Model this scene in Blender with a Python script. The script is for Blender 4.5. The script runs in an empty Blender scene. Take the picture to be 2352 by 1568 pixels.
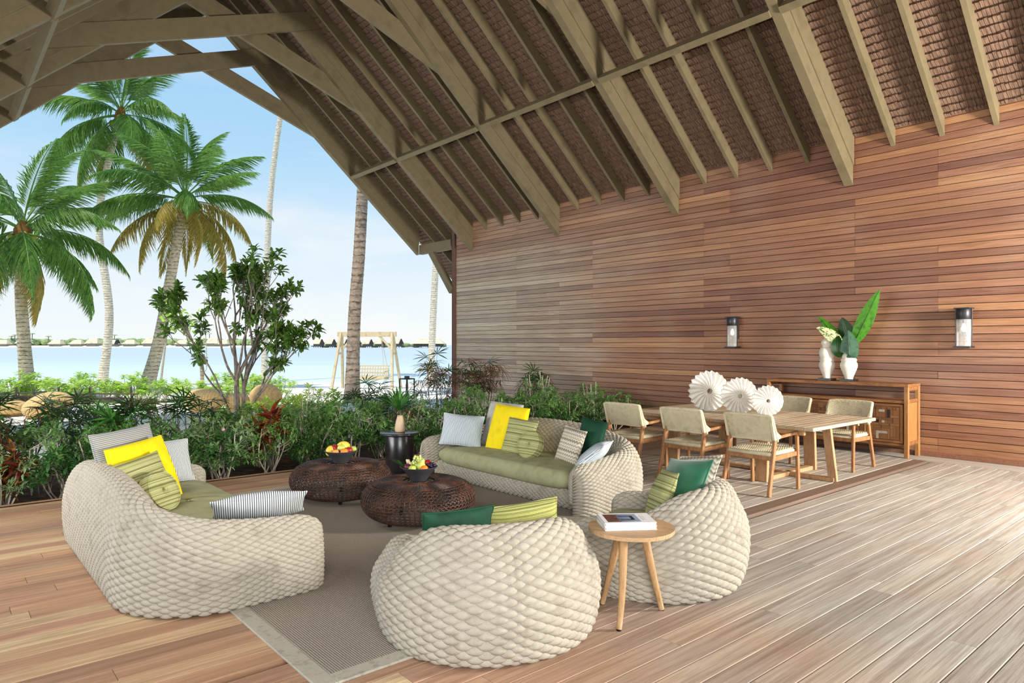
import bpy, math, random
import numpy as np
from mathutils import Vector, Matrix, Euler

random.seed(7)
RNG = np.random.default_rng(7)
PI = math.pi
SC = bpy.context.scene
COL = SC.collection

# ------------------------------------------------------------------ camera
cam_data = bpy.data.cameras.new('camera')
cam_data.lens = 24.0
cam_data.sensor_width = 36.0
cam_data.shift_y = 0.0026
cam_data.clip_end = 3000
cam = bpy.data.objects.new('camera', cam_data)
COL.objects.link(cam)
cam.location = (0, 0, 1.6)
cam.rotation_euler = (PI / 2, 0, math.radians(-40.56))
SC.camera = cam

# ------------------------------------------------------------------ world, sun, exposure
SC.view_settings.view_transform = 'Standard'
SC.view_settings.look = 'None'
SC.view_settings.gamma = 1.0
SC.view_settings.use_curve_mapping = False
SC.view_settings.exposure = 0.0


def s2l(v):
    return v / 12.92 if v <= 0.04045 else ((v + 0.055) / 1.055) ** 2.4


def C(h):
    h = h.lstrip('#')
    return tuple(s2l(int(h[i:i + 2], 16) / 255) for i in (0, 2, 4)) + (1.0,)


world = bpy.data.worlds.new('world')
SC.world = world
world.use_nodes = True


def build_world():
    nt = world.node_tree
    N, L = nt.nodes, nt.links
    N.clear()
    out = N.new('ShaderNodeOutputWorld')
    bg = N.new('ShaderNodeBackground')
    tc = N.new('ShaderNodeTexCoord')
    sep = N.new('ShaderNodeSeparateXYZ')
    L.new(tc.outputs['Generated'], sep.inputs[0])
    ramp = N.new('ShaderNodeValToRGB')
    L.new(sep.outputs['Z'], ramp.inputs[0])
    els = ramp.color_ramp.elements
    els[0].position = 0.0
    els[0].color = C('f0f6f7')
    els[1].position = 1.0
    els[1].color = C('74abe2')
    for p, h in ((0.06, 'e9f3f8'), (0.15, 'd3e9f8'), (0.26, 'aed7f5'), (0.45, '94c6f0')):
        e = els.new(p)
        e.color = C(h)
    # soft clouds, stretched along the horizon
    mp = N.new('ShaderNodeMapping')
    mp.inputs['Scale'].default_value = (1.6, 1.6, 5.5)
    L.new(tc.outputs['Generated'], mp.inputs[0])
    nz = N.new('ShaderNodeTexNoise')
    nz.inputs['Scale'].default_value = 2.2
    nz.inputs['Detail'].default_value = 7
    nz.inputs['Roughness'].default_value = 0.55
    nz.inputs['Distortion'].default_value = 0.4
    L.new(mp.outputs[0], nz.inputs['Vector'])
    cr = N.new('ShaderNodeValToRGB')
    cr.color_ramp.elements[0].position = 0.50
    cr.color_ramp.elements[1].position = 0.78
    L.new(nz.outputs['Fac'], cr.inputs[0])
    fade = N.new('ShaderNodeMapRange')
    fade.inputs['From Min'].default_value = 0.0
    fade.inputs['From Max'].default_value = 0.42
    fade.inputs['To Min'].default_value = 0.95
    fade.inputs['To Max'].default_value = 0.25
    L.new(sep.outputs['Z'], fade.inputs['Value'])
    mul = N.new('ShaderNodeMath')
    mul.operation = 'MULTIPLY'
    L.new(cr.outputs['Color'], mul.inputs[0])
    L.new(fade.outputs[0], mul.inputs[1])
    mix = N.new('ShaderNodeMix')
    mix.data_type = 'RGBA'
    L.new(mul.outputs[0], mix.inputs[0])
    L.new(ramp.outputs['Color'], mix.inputs[6])
    mix.inputs[7].default_value = C('fbf9f6')
    L.new(mix.outputs[2], bg.inputs['Color'])
    bg.inputs['Strength'].default_value = 1.05
    L.new(bg.outputs[0], out.inputs[0])


build_world()

sun_d = bpy.data.lights.new('sun', 'SUN')
sun_d.energy = 4.2
sun_d.angle = math.radians(1.2)
sun_d.color = (1.0, 0.95, 0.86)
sun = bpy.data.objects.new('sun', sun_d)
COL.objects.link(sun)
_d = Vector((0.42, 0.16, -0.90)).normalized()      # light travels this way (sun high on the left)
sun.rotation_euler = _d.to_track_quat('-Z', 'Y').to_euler()


def area(name, loc, target, sx, sy, power, color=(1, 1, 1), spread=180):
    d = bpy.data.lights.new(name, 'AREA')
    d.shape = 'RECTANGLE'
    d.size, d.size_y = sx, sy
    d.energy = power
    d.color = color
    d.spread = math.radians(spread)
    o = bpy.data.objects.new(name, d)
    COL.objects.link(o)
    o.location = loc
    o.rotation_euler = (Vector(target) - Vector(loc)).to_track_quat('-Z', 'Y').to_euler()
    return o


# photographer's lamp in the open near end of the pavilion
area('key_softbox', (9.2, -2.3, 2.3), (7.2, 4.6, 4.2), 1.2, 1.2, 1480, (1.0, 0.95, 0.87))
area('added_fill', (-.5, -2.2, 2.4), (3.5, 5.0, .4), 4.2, 2.4, 198, (1.0, 0.98, 0.95), 115)  # fill lamp added to brighten the dark interior
# fill lamps added along the open left side, imitating soft daylight
area('side_fill', (-4.2, 10.5, 2.0), (9.0, 11.5, .9), 9.0, 2.2, 310, (1.0, 0.98, 0.95), 100)
area('side_fill_near', (-1.0, 5.4, 3.9), (0.3, 5.5, 0), 5.0, 1.0, 50, (1.0, 0.97, 0.93), 110)  # added lamp under the left roof slope, aimed down to lift the floor

# ------------------------------------------------------------------ mesh helpers


def mesh_from(name, V, F, smooth=False):
    """V (n,3); F list of arrays (m,k) or lists of index tuples."""
    me = bpy.data.meshes.new(name)
    V = np.asarray(V, dtype=np.float32)
    flat, counts = [], []
    for f in F:
        f = np.asarray(f, dtype=np.int32)
        if f.size == 0:
            continue
        flat.append(f.ravel())
        counts.append(np.full(len(f), f.shape[1], dtype=np.int32))
    flat = np.concatenate(flat)
    counts = np.concatenate(counts)
    me.vertices.add(len(V))
    me.vertices.foreach_set('co', V.ravel())
    me.loops.add(len(flat))
    me.loops.foreach_set('vertex_index', flat)
    me.polygons.add(len(counts))
    starts = np.concatenate(([0], np.cumsum(counts)[:-1])).astype(np.int32)
    me.polygons.foreach_set('loop_start', starts)
    me.update(calc_edges=True)
    me.polygons.foreach_set('use_smooth', np.full(len(counts), bool(smooth)))
    me.update()
    return me


def put(name, me, mat=None, parent=None, loc=None, rot=None, scale=None):
    o = bpy.data.objects.new(name, me)
    COL.objects.link(o)
    if mat is not None and me is not None and len(me.materials) == 0:
        me.materials.append(mat)
    if parent is not None:
        o.parent = parent
    if loc is not None:
        o.location = loc
    if rot is not None:
        o.rotation_euler = rot
    if scale is not None:
        o.scale = scale
    return o


class MB:
    def __init__(self):
        self.V, self.F, self.n = [], [], 0

    def add(self, V, F):
        V = np.asarray(V, dtype=np.float64).reshape(-1, 3)
        for f in F:
            f = np.asarray(f, dtype=np.int64)
            if f.size:
                self.F.append(f + self.n)
        self.V.append(V)
        self.n += len(V)
        return self

    def box(self, c, s, b=0.0, R=None):
        V, F = cham_box(s, b)
        if R is not None:
            V = V @ np.array(R).T
        return self.add(V + np.asarray(c), F)

    def beam(self, p0, p1, w, h, up=(0, 0, 1), b=0.0, ext=0.0):
        p0, p1 = np.array(p0, float), np.array(p1, float)
        x = p1 - p0
        Ln = np.linalg.norm(x)
        x /= Ln
        up = np.array(up, float)
        y = np.cross(up, x)
        y /= np.linalg.norm(y)
        z = np.cross(x, y)
        R = np.stack([x, y, z], axis=1)
        return self.box((p0 + p1) / 2, (Ln + 2 * ext, w, h), b, R)

    def tube(self, P, r, n=8, caps=True, closed=False):
        V, F = tube(P, r, n, caps, closed)
        return self.add(V, F)

    def grid(self, P, cu=False, cv=False):
        V, F = gridfaces(P, cu, cv)
        return self.add(V, F)

    def lathe(self, prof, n=24, c=(0, 0, 0), cap=True):
        prof = np.array(prof, float)
        a = np.linspace(0, 2 * PI, n, endpoint=False)
        P = np.zeros((len(prof), n, 3))
        P[:, :, 0] = prof[:, 0:1] * np.cos(a)
        P[:, :, 1] = prof[:, 0:1] * np.sin(a)
        P[:, :, 2] = prof[:, 1:2]
        P += np.array(c)
        m = len(prof)
        F = []
        i = np.arange(m - 1)[:, None] * n
        j = np.arange(n)[None, :]
        j2 = (j + 1) % n
        F.append(np.stack([i + j, i + j2, i + n + j2, i + n + j], -1).reshape(-1, 4))
        if cap:
            if prof[0, 0] > 1e-5:
                F.append(np.arange(n)[::-1][None, :])
            if prof[-1, 0] > 1e-5:
                F.append(((m - 1) * n + np.arange(n))[None, :])
        return self.add(P.reshape(-1, 3), F)

    def ball(self, c, r, nu=12, nv=8, sc=(1, 1, 1)):
        t = np.linspace(0, PI, nv + 1)
        prof = np.stack([np.sin(t) * 1.0, -np.cos(t)], 1)
        prof[0, 0] = prof[-1, 0] = 1e-4
        sub = MB().lathe(prof, nu, cap=True)
        V = np.concatenate(sub.V) * np.array(sc) * r + np.array(c)
        return self.add(V, sub.F)

    def xf(self, M):
        M = np.array(M)
        self.V = [v @ M[:3, :3].T + M[:3, 3] for v in self.V]
        return self

    def mesh(self, name, smooth=False):
        groups = {}
        for f in self.F:
            groups.setdefault(f.shape[1], []).append(f)
        return mesh_from(name, np.concatenate(self.V), [np.concatenate(g) for g in groups.values()], smooth)

    def build(self, name, mat, parent=None, smooth=False, **k):
        return put(name, self.mesh(name, smooth), mat, parent, **k)


_CB = None


def cham_box(s, b=0.0):
    sx, sy, sz = [q / 2 for q in s]
    if b <= 0:
        V = np.array([[x, y, z] for x in (-sx, sx) for y in (-sy, sy) for z in (-sz, sz)])
        F = [np.array([[0, 1, 3, 2], [4, 6, 7, 5], [0, 4, 5, 1], [2, 3, 7, 6], [0, 2, 6, 4], [1, 5, 7, 3]])]
        return V, F
    b = min(b, sx * .95, sy * .95, sz * .95)
    H = np.array([sx, sy, sz])
    idx = {}
    V = []
    for cx in (-1, 1):
        for cy in (-1, 1):
            for cz in (-1, 1):
                for ax in range(3):
                    p = (H - b) * np.array([cx, cy, cz])
                    p[ax] = H[ax] * (cx, cy, cz)[ax]
                    idx[(cx, cy, cz, ax)] = len(V)
                    V.append(p)
    V = np.array(V)
    quads, tris = [], []

    def orient(f):
        p = V[list(f)]
        nrm = np.cross(p[1] - p[0], p[2] - p[0])
        return tuple(f) if np.dot(nrm, p.mean(0)) > 0 else tuple(f[::-1])
    for ax in range(3):
        o = [a for a in range(3) if a != ax]
        for sg in (-1, 1):
            f = []
            for (u, v) in ((-1, -1), (1, -1), (1, 1), (-1, 1)):
                c = [0, 0, 0]
                c[ax] = sg
                c[o[0]] = u
                c[o[1]] = v
                f.append(idx[(*c, ax)])
            quads.append(orient(f))
        for u in (-1, 1):
            for v in (-1, 1):
                f = []
                for (t, a2) in ((-1, o[0]), (1, o[0]), (1, o[1]), (-1, o[1])):
                    c = [0, 0, 0]
                    c[ax] = t
                    c[o[0]] = u
                    c[o[1]] = v
                    f.append(idx[(*c, a2)])
                quads.append(orient(f))
    for cx in (-1, 1):
        for cy in (-1, 1):
            for cz in (-1, 1):
                tris.append(orient([idx[(cx, cy, cz, a)] for a in range(3)]))
    return V, [np.array(quads), np.array(tris)]


def gridfaces(P, cu=False, cv=False):
    nu, nv = P.shape[:2]
    i = np.arange(nu if cu else nu - 1)[:, None]
    j = np.arange(nv if cv else nv - 1)[None, :]
    i2, j2 = (i + 1) % nu, (j + 1) % nv
    F = np.stack(np.broadcast_arrays(i * nv + j, i2 * nv + j, i2 * nv + j2, i * nv + j2), -1).reshape(-1, 4)
    return P.reshape(-1, 3), [F]


def tube(P, r, n=8, caps=True, closed=False):
    P = np.asarray(P, float)
    m = len(P)
    r = np.broadcast_to(np.asarray(r, float), (m,))
    if closed:
        T = np.roll(P, -1, 0) - np.roll(P, 1, 0)
    else:
        T = np.gradient(P, axis=0)
    T /= np.linalg.norm(T, axis=1)[:, None] + 1e-12
    ref = np.array([0, 0, 1.0]) if abs(T[0, 2]) < .9 else np.array([1.0, 0, 0])
    U = np.zeros_like(P)
    u = np.cross(T[0], ref)
    u /= np.linalg.norm(u)
    for k in range(m):
        u = u - T[k] * np.dot(u, T[k])
        u /= np.linalg.norm(u) + 1e-12
        U[k] = u
    W = np.cross(T, U)
    a = np.linspace(0, 2 * PI, n, endpoint=False)
    V = P[:, None, :] + r[:, None, None] * (np.cos(a)[None, :, None] * U[:, None, :] + np.sin(a)[None, :, None] * W[:, None, :])
    V2, F = gridfaces(V, closed, True)
    F = [f[:, ::-1] for f in F]
    if caps and not closed:
        F.append(np.arange(n)[None, :])
        F.append(((m - 1) * n + np.arange(n))[None, ::-1])
    return V2, F


def spline(pts, n):
    """Catmull-Rom through pts, n samples, roughly uniform in arc length."""
    P = np.asarray(pts, float)
    Q = np.vstack([2 * P[0] - P[1], P, 2 * P[-1] - P[-2]])
    out = []
    k = 24
    for i in range(1, len(Q) - 2):
        t = np.linspace(0, 1, k, endpoint=False)[:, None]
        p0, p1, p2, p3 = Q[i - 1], Q[i], Q[i + 1], Q[i + 2]
        out.append(.5 * ((2 * p1) + (-p0 + p2) * t + (2 * p0 - 5 * p1 + 4 * p2 - p3) * t ** 2 + (-p0 + 3 * p1 - 3 * p2 + p3) * t ** 3))
    out.append(P[-1:])
    D = np.vstack(out)
    s = np.concatenate(([0], np.cumsum(np.linalg.norm(np.diff(D, axis=0), axis=1))))
    q = np.linspace(0, s[-1], n)
    return np.stack([np.interp(q, s, D[:, a]) for a in range(D.shape[1])], 1)


def thing(name, label, cat, loc=(0, 0, 0), rz=0.0, group=None):
    o = bpy.data.objects.new(name, None)
    o.empty_display_size = 0.1
    COL.objects.link(o)
    o.location = loc
    o.rotation_euler = (0, 0, rz)
    return tag(o, label, cat, group)


def tag(o, label, cat, group=None):
    o['label'] = label
    o['category'] = cat
    if group:
        o['group'] = group
    return o


def struct(name, loc=(0, 0, 0)):
    o = bpy.data.objects.new(name, None)
    COL.objects.link(o)
    o.location = loc
    o['kind'] = 'structure'
    return o


def copy_tree(o, parent=None):
    c = o.copy()
    COL.objects.link(c)
    if parent is not None:
        c.parent = parent
    for ch in list(o.children):
        copy_tree(ch, c)
    return c


# ------------------------------------------------------------------ materials
class NT:
    """small wrapper for building node materials"""

    def __init__(self, name):
        self.m = bpy.data.materials.new(name)
        self.m.use_nodes = True
        self.t = self.m.node_tree
        self.N, self.L = self.t.nodes, self.t.links
        self.b = next(n for n in self.N if n.type == 'BSDF_PRINCIPLED')
        self.out = next(n for n in self.N if n.type == 'OUTPUT_MATERIAL')

    def n(self, kind, **k):
        nd = self.N.new('ShaderNode' + kind)
        for a, v in k.items():
            if a.startswith('i_'):
                nd.inputs[a[2:].replace('_', ' ')].default_value = v
            else:
                setattr(nd, a, v)
        return nd

    def l(self, a, b):
        self.L.new(a, b)

    def vec(self, scale=(1, 1, 1), rand=True, src='Object', rot=(0, 0, 0)):
        tc = self.n('TexCoord')
        v = tc.outputs[src]
        if rand:
            oi = self.n('ObjectInfo')
            mu = self.n('Math', operation='MULTIPLY')
            mu.inputs[1].default_value = 53.7
            self.l(oi.outputs['Random'], mu.inputs[0])
            ad = self.n('VectorMath', operation='ADD')
            self.l(v, ad.inputs[0])
            self.l(mu.outputs[0], ad.inputs[1])
            v = ad.outputs[0]
        mp = self.n('Mapping')
        mp.inputs['Scale'].default_value = scale
        mp.inputs['Rotation'].default_value = rot
        self.l(v, mp.inputs[0])
        return mp.outputs[0]

    def noise(self, v, scale=5, detail=4, rough=.55, dist=0.0):
        nz = self.n('TexNoise', i_Scale=scale, i_Detail=detail, i_Roughness=rough, i_Distortion=dist)
        self.l(v, nz.inputs['Vector'])
        return nz.outputs['Fac']

    def ramp(self, f, cols, lo=0.0, hi=1.0, const=False):
        r = self.n('ValToRGB')
        e = r.color_ramp.elements
        n = len(cols)
        while len(e) < n:
            e.new(0.5)
        for i, c in enumerate(cols):
            e[i].position = lo + (hi - lo) * (i / max(1, n - 1))
            e[i].color = C(c) if isinstance(c, str) else c
        if const:
            r.color_ramp.interpolation = 'CONSTANT'
        self.l(f, r.inputs[0])
        return r.outputs[0]

    def mix(self, f, a, b, mode='MIX'):
        m = self.n('Mix', data_type='RGBA', blend_type=mode)
        for s, i in ((f, 0), (a, 6), (b, 7)):
            if hasattr(s, 'links'):
                self.l(s, m.inputs[i])
            else:
                m.inputs[i].default_value = C(s) if isinstance(s, str) else s
        return m.outputs[2]

    def math(self, op, a, b=0.0, clamp=False):
        m = self.n('Math', operation=op)
        m.use_clamp = clamp
        for s, i in ((a, 0), (b, 1)):
            if hasattr(s, 'links'):
                self.l(s, m.inputs[i])
            else:
                m.inputs[i].default_value = s
        return m.outputs[0]

    def maprange(self, v, a, b, c=0.0, d=1.0, smooth=False):
        m = self.n('MapRange')
        if smooth:
            m.interpolation_type = 'SMOOTHSTEP'
        for k, x in (('From Min', a), ('From Max', b), ('To Min', c), ('To Max', d)):
            m.inputs[k].default_value = x
        self.l(v, m.inputs['Value'])
        return m.outputs[0]

    def rand(self):
        return self.n('ObjectInfo').outputs['Random']

    def pos(self):
        g = self.n('NewGeometry')
        s = self.n('SeparateXYZ')
        self.l(g.outputs['Position'], s.inputs[0])
        return s.outputs

    def bump(self, h, strength=.3, dist=.01):
        b = self.n('Bump', i_Strength=strength, i_Distance=dist)
        self.l(h, b.inputs['Height'])
        self.l(b.outputs[0], self.b.inputs['Normal'])

    def fin(self, color=None, rough=.6, spec=.4, **k):
        if color is not None:
            if hasattr(color, 'links'):
                self.l(color, self.b.inputs['Base Color'])
            else:
                self.b.inputs['Base Color'].default_value = C(color)
        if hasattr(rough, 'links'):
            self.l(rough, self.b.inputs['Roughness'])
        else:
            self.b.inputs['Roughness'].default_value = rough
        self.b.inputs['Specular IOR Level'].default_value = spec
        for a, v in k.items():
            self.b.inputs[a.replace('_', ' ')].default_value = v
        return self.m


def simple(name, cols, scale=8.0, rough=.6, spec=.4, bump=.15, bscale=60.0, stretch=(1, 1, 1), **k):
    t = NT(name)
    f = t.noise(t.vec(stretch), scale, 4)
    c = t.ramp(f, cols, .3, .7)
    if bump:
        t.bump(t.noise(t.vec(stretch, rand=False), bscale, 3), bump, .004)
    return t.fin(c, rough, spec, **k)


def wood(name, cols, grain='00000055', sc=(1.2, 14, 14), rough=.55, spec=.35, bump=.25, contrast=.35, plankvar=True, src='Object'):
    """streaky timber: grain runs along local X"""
    t = NT(name)
    v = t.vec(sc, src=src)
    f1 = t.noise(v, 2.2, 6, .6, .6)
    f2 = t.noise(v, 9.0, 3, .6, .2)
    if plankvar:
        base = t.ramp(t.rand(), cols)
        lo = t.mix(1.0, base, (1 - contrast, 1 - contrast * 1.05, 1 - contrast * 1.1, 1), 'MULTIPLY')
        c = t.mix(t.maprange(f1, .3, .7), lo, base)
    else:
        c = t.ramp(f1, cols, .28, .72)
    c = t.mix(t.maprange(f2, .35, .75, 0, .28), c, (.04, .02, .012, 1))
    t.bump(f2, bump, .004)
    return t.fin(c, rough, spec)


def leafmat(name, cols, rough=.42, trans=.35, spec=.45):
    t = NT(name)
    f = t.noise(t.vec((1, 1, 1)), 9, 2)
    c = t.ramp(f, cols, .32, .68)
    t.fin(c, rough, spec)
    tr = t.n('BsdfTranslucent')
    br = t.mix(.5, c, (.80, .85, .30, 1), 'MULTIPLY')
    lum = t.n('HueSaturation', i_Value=1.5, i_Saturation=.9)
    t.l(br, lum.inputs['Color'])
    t.l(lum.outputs[0], tr.inputs['Color'])
    ms = t.n('MixShader')
    ms.inputs[0].default_value = trans
    t.l(t.b.outputs[0], ms.inputs[1])
    t.l(tr.outputs[0], ms.inputs[2])
    t.l(ms.outputs[0], t.out.inputs['Surface'])
    return t.m
# ================================================================== PAVILION SHELL
WX = 10.9          # inner face of the timber wall
RX = 4.985         # ridge
SL = 0.89          # roof slope
SA = math.atan(SL)
MAINS = [-1.79, 1.44, 4.67, 7.90, 11.15, 14.40, 16.80]


def z_thatch(x):
    return 4.80 + SL * (WX - x) if x > RX else 4.80 + SL * (x - (2 * RX - WX))


# ---------- materials
def deck_material():
    t = NT('deck_timber')
    v = t.vec((1.6, 16, 16))
    f1 = t.noise(v, 2.0, 6, .62, .5)
    f2 = t.noise(v, 10.0, 3, .6, .2)
    r = t.rand()
    warm = t.ramp(r, ['b98f72', 'd3a984', 'bb9276', 'dcba90', 'c89d7a', 'a9866c', 'e4ca9e', 'cea480', 'c0967a', 'd6ad88'])
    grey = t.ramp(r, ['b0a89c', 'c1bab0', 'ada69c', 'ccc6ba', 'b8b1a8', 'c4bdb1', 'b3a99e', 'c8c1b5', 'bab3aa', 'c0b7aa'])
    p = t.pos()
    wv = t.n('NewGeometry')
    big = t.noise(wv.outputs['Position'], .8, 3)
    w = t.math('ADD', t.maprange(p['X'], 1.7, 4.4, smooth=True), t.maprange(big, .3, .7, -.25, .25), True)  # boards greyer toward the right: reflected sky brightness painted into their colour
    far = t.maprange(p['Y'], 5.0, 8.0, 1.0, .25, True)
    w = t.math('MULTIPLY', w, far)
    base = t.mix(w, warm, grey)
    dk = t.mix(1.0, base, (.60, .55, .52, 1), 'MULTIPLY')
    c = t.mix(t.maprange(f1, .33, .68), dk, base)
    c = t.mix(t.maprange(f2, .4, .75, 0, .22), c, (.05, .03, .02, 1))
    t.bump(f2, .3, .003)
    return t.fin(c, t.maprange(f1, .3, .7, .58, .75), .3)


def wall_material():
    t = NT('wall_timber')
    v = t.vec((1.3, 22, 22))
    f1 = t.noise(v, 2.0, 6, .62, .9)
    f2 = t.noise(v, 8.0, 3, .6, .4)
    r = t.rand()
    warm = t.ramp(r, ['966a52', 'a5775c', '855b49', 'b3845f', '9a6d56', '7d5446', 'bf9068', '9f7259', 'ae7f5e', '8c6150', 'a6775c'])
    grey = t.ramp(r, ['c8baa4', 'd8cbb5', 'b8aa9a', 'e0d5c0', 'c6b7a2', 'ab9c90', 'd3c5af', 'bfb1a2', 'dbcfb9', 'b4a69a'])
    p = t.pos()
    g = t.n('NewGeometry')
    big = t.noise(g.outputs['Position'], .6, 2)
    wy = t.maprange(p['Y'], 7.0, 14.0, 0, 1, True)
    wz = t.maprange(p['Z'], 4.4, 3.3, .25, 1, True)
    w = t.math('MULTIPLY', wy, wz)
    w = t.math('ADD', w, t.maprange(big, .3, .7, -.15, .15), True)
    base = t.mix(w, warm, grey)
    dk = t.mix(1.0, base, (.62, .56, .53, 1), 'MULTIPLY')
    c = t.mix(t.maprange(f1, .33, .66), dk, base)
    c = t.mix(t.maprange(f2, .42, .75, 0, .3), c, (.06, .025, .015, 1))
    t.bump(f2, .25, .003)
    return t.fin(c, .5, .35)


def thatch_material():
    t = NT('shingle_thatch')
    v = t.vec((1, 1, 1), rand=True)
    f1 = t.noise(t.vec((2, 16, 3)), 3.0, 3)
    f2 = t.noise(t.vec((2, 34, 4)), 2.5, 3)
    f3 = t.noise(v, 1.1, 2)
    c = t.ramp(f1, ['594438', '6f574a', '816857', '907663'], .3, .7)
    c = t.mix(t.maprange(f2, .55, .72, 0, .75), c, '3d2c24')
    c = t.mix(t.maprange(f3, .35, .65, 0, .35), c, '7d6353')
    t.bump(f2, .5, .006)
    return t.fin(c, .8, .15)


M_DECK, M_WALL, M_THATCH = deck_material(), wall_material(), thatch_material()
M_BEAM = simple('beam_paint', ['6f634a', '766a50', '685d45'], 3.0, .55, .35, .08, 40)
M_DARK = simple('dark_void', ['1d1511', '271c16'], 4, .8, .2, 0)
M_ROOFTOP = simple('roof_outer_thatch', ['6f6252', '85775f'], 5, .9, .1, .3)
M_POST = wood('post_timber', ['5a4036', '6a4c40', '4e362e'], sc=(14, 14, 1.2), plankvar=False)

# ---------- deck floor: every board an object
floor = struct('floor')
MB().box((4.6, 3.0, -0.13), (12.9, 10.9, 0.14)).build('subfloor', M_DARK, floor)


def board_mesh(name, w, th, c=.006):
    """unit-length plank, chamfered top edges, x from 0 to 1"""
    y, z = w / 2, th
    prof = [(-y, -z), (y, -z), (y, -c), (y - c, 0), (-y + c, 0), (-y, -c)]
    V = [(x, a, b) for x in (0, 1) for a, b in prof]
    q = [(i, (i + 1) % 6, 6 + (i + 1) % 6, 6 + i) for i in range(6)]
    q = [f[::-1] for f in q]
    return mesh_from(name, V, [q, [(0, 1, 2, 3, 4, 5), (11, 10, 9, 8, 7, 6)]])


bm_wide = board_mesh('deck_board', .1405, .04, .003)
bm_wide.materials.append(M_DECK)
bm_border = bm_wide.copy()
bm_border.materials.clear()
bm_border.materials.append(wood('border_board_timber', ['8d7666', '957e6d', '846e5f'], sc=(1.6, 16, 16)))
PITCH = .1462


def lay_boards(x0, x1, y0, y1, lens, rng):
    n = 0
    y = y0 + PITCH / 2
    while y < y1:
        x = x0 - rng.random() * lens
        while x < x1:
            L = lens * (.75 + .5 * rng.random())
            a, b = max(x, x0), min(x + L, x1)
            if b - a > .08:
                put('board', bm_wide, None, floor, (a + .0015, y, 0), None, (b - a - .003, 1, 1))
                n += 1
            x += L
        y += PITCH
    return n


rg = random.Random(3)
n1 = lay_boards(-0.7, 10.42, -1.2, 3.40, 3.6, rg)
n2 = lay_boards(-0.7, 5.0, 3.40, 8.31, 4.4, rg)
n2 += lay_boards(5.0, 10.42, 3.585, 8.31, 4.4, rg)
put('border_board', bm_border, None, floor, (5.003, 3.492, 0), None, (5.41, 1.17, 1))
for k in range(3):
    put('border_board', bm_wide, None, floor, (10.50 + k * .147, -1.2, 0), (0, 0, PI / 2), (9.6, 1, 1))
put('edge_board', bm_wide, None, floor, (-0.7, 8.385, 0), None, (5.2, 1, 1))
put('edge_board', bm_wide, None, floor, (4.505, 8.385, 0), None, (5.9, 1, 1))
MB().box((4.85, 8.44, -.11), (11.1, .03, .2), .004).build('fascia_board', M_DECK, floor)

# ---------- timber wall: every plank an object
wall = struct('wall_right')
MB().box((WX + .12, 8.4, 2.35), (.16, 13.4, 5.3)).build('backing', M_DARK, wall)
WP = .1052


def wall_plank_mesh():
    h, c = .0975, .005
    # local x along plank, y = out of the wall (into the room), z up
    prof = [(-.03, 0), (-.03, h), (-c * .3, h), (0, h - c), (0, c * .3), (-c, 0)]
    V = [(x, a, b) for x in (0, 1) for a, b in prof]
    q = [(i, (i + 1) % 6, 6 + (i + 1) % 6, 6 + i) for i in range(6)]
    return mesh_from('plank', V, [q, [(5, 4, 3, 2, 1, 0), (6, 7, 8, 9, 10, 11)]])


wpm = wall_plank_mesh()
wpm.materials.append(M_WALL)
JA = [1.75, 4.57, 7.28, 10.06, 12.57, 15.06]
JB = [1.75, 3.43, 6.74, 11.08, 15.06]
JC = [1.75, 4.57, 6.74, 10.06, 15.06]
JD = [1.75, 3.43, 7.28, 11.08, 12.57, 15.06]
rg = random.Random(11)
rows = 46
for r in range(rows):
    J = rg.choice([JA, JB, JC, JD])
    for a, b in zip(J[:-1], J[1:]):
        # local +x runs toward -Y so that local +y faces the room (-X)
        off = rg.uniform(-.003, .003)
        put('plank', wpm, None, wall, (WX + off, a + .001, .06 + r * WP), (0, 0, PI / 2), (b - a - .002, 1, 1))
MB().box((WX - .02, 8.4, .03), (.05, 13.3, .06), .004).build('skirting', M_WALL, wall)
trim1 = MB().box((WX + .0, 15.13, 2.62), (.12, .13, 5.24), .008).build('trim_1', M_POST)
trim1['kind'] = 'structure'
endw = MB().box((WX + .14, 1.68, 2.55), (.3, .12, 5.1), .008).build('trim_2', M_POST)
endw['kind'] = 'structure'

# ---------- roof
roof = struct('ceiling')


def slope_pt(side, x, dz=0.0):
    """side +1 right, -1 left; x measured as if on the right slope"""
    z = 4.80 + SL * (WX - x) + dz
    return (x if side > 0 else 2 * RX - x), z


for side in (1, -1):
    # outer roof slab over the shingles
    p0 = slope_pt(side, 12.35, .17)
    p1 = slope_pt(side, RX - .05, .17)
    for nm, ya, yb in (('roof_slab', -3.0, 17.25),):
        mb = MB()
        V = []
        for y in (ya, yb):
            for (x, z), d in ((p0, -.12), (p1, -.12), (p1, .12), (p0, .12)):
                V.append((x, y, z + d))
        q = [(0, 1, 2, 3), (7, 6, 5, 4), (0, 4, 5, 1), (1, 5, 6, 2), (2, 6, 7, 3), (3, 7, 4, 0)]
        if side < 0:
            q = [f[::-1] for f in q]
        mb.add(V, [np.array(q)])
        mb.build(nm, M_ROOFTOP, roof)


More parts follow.
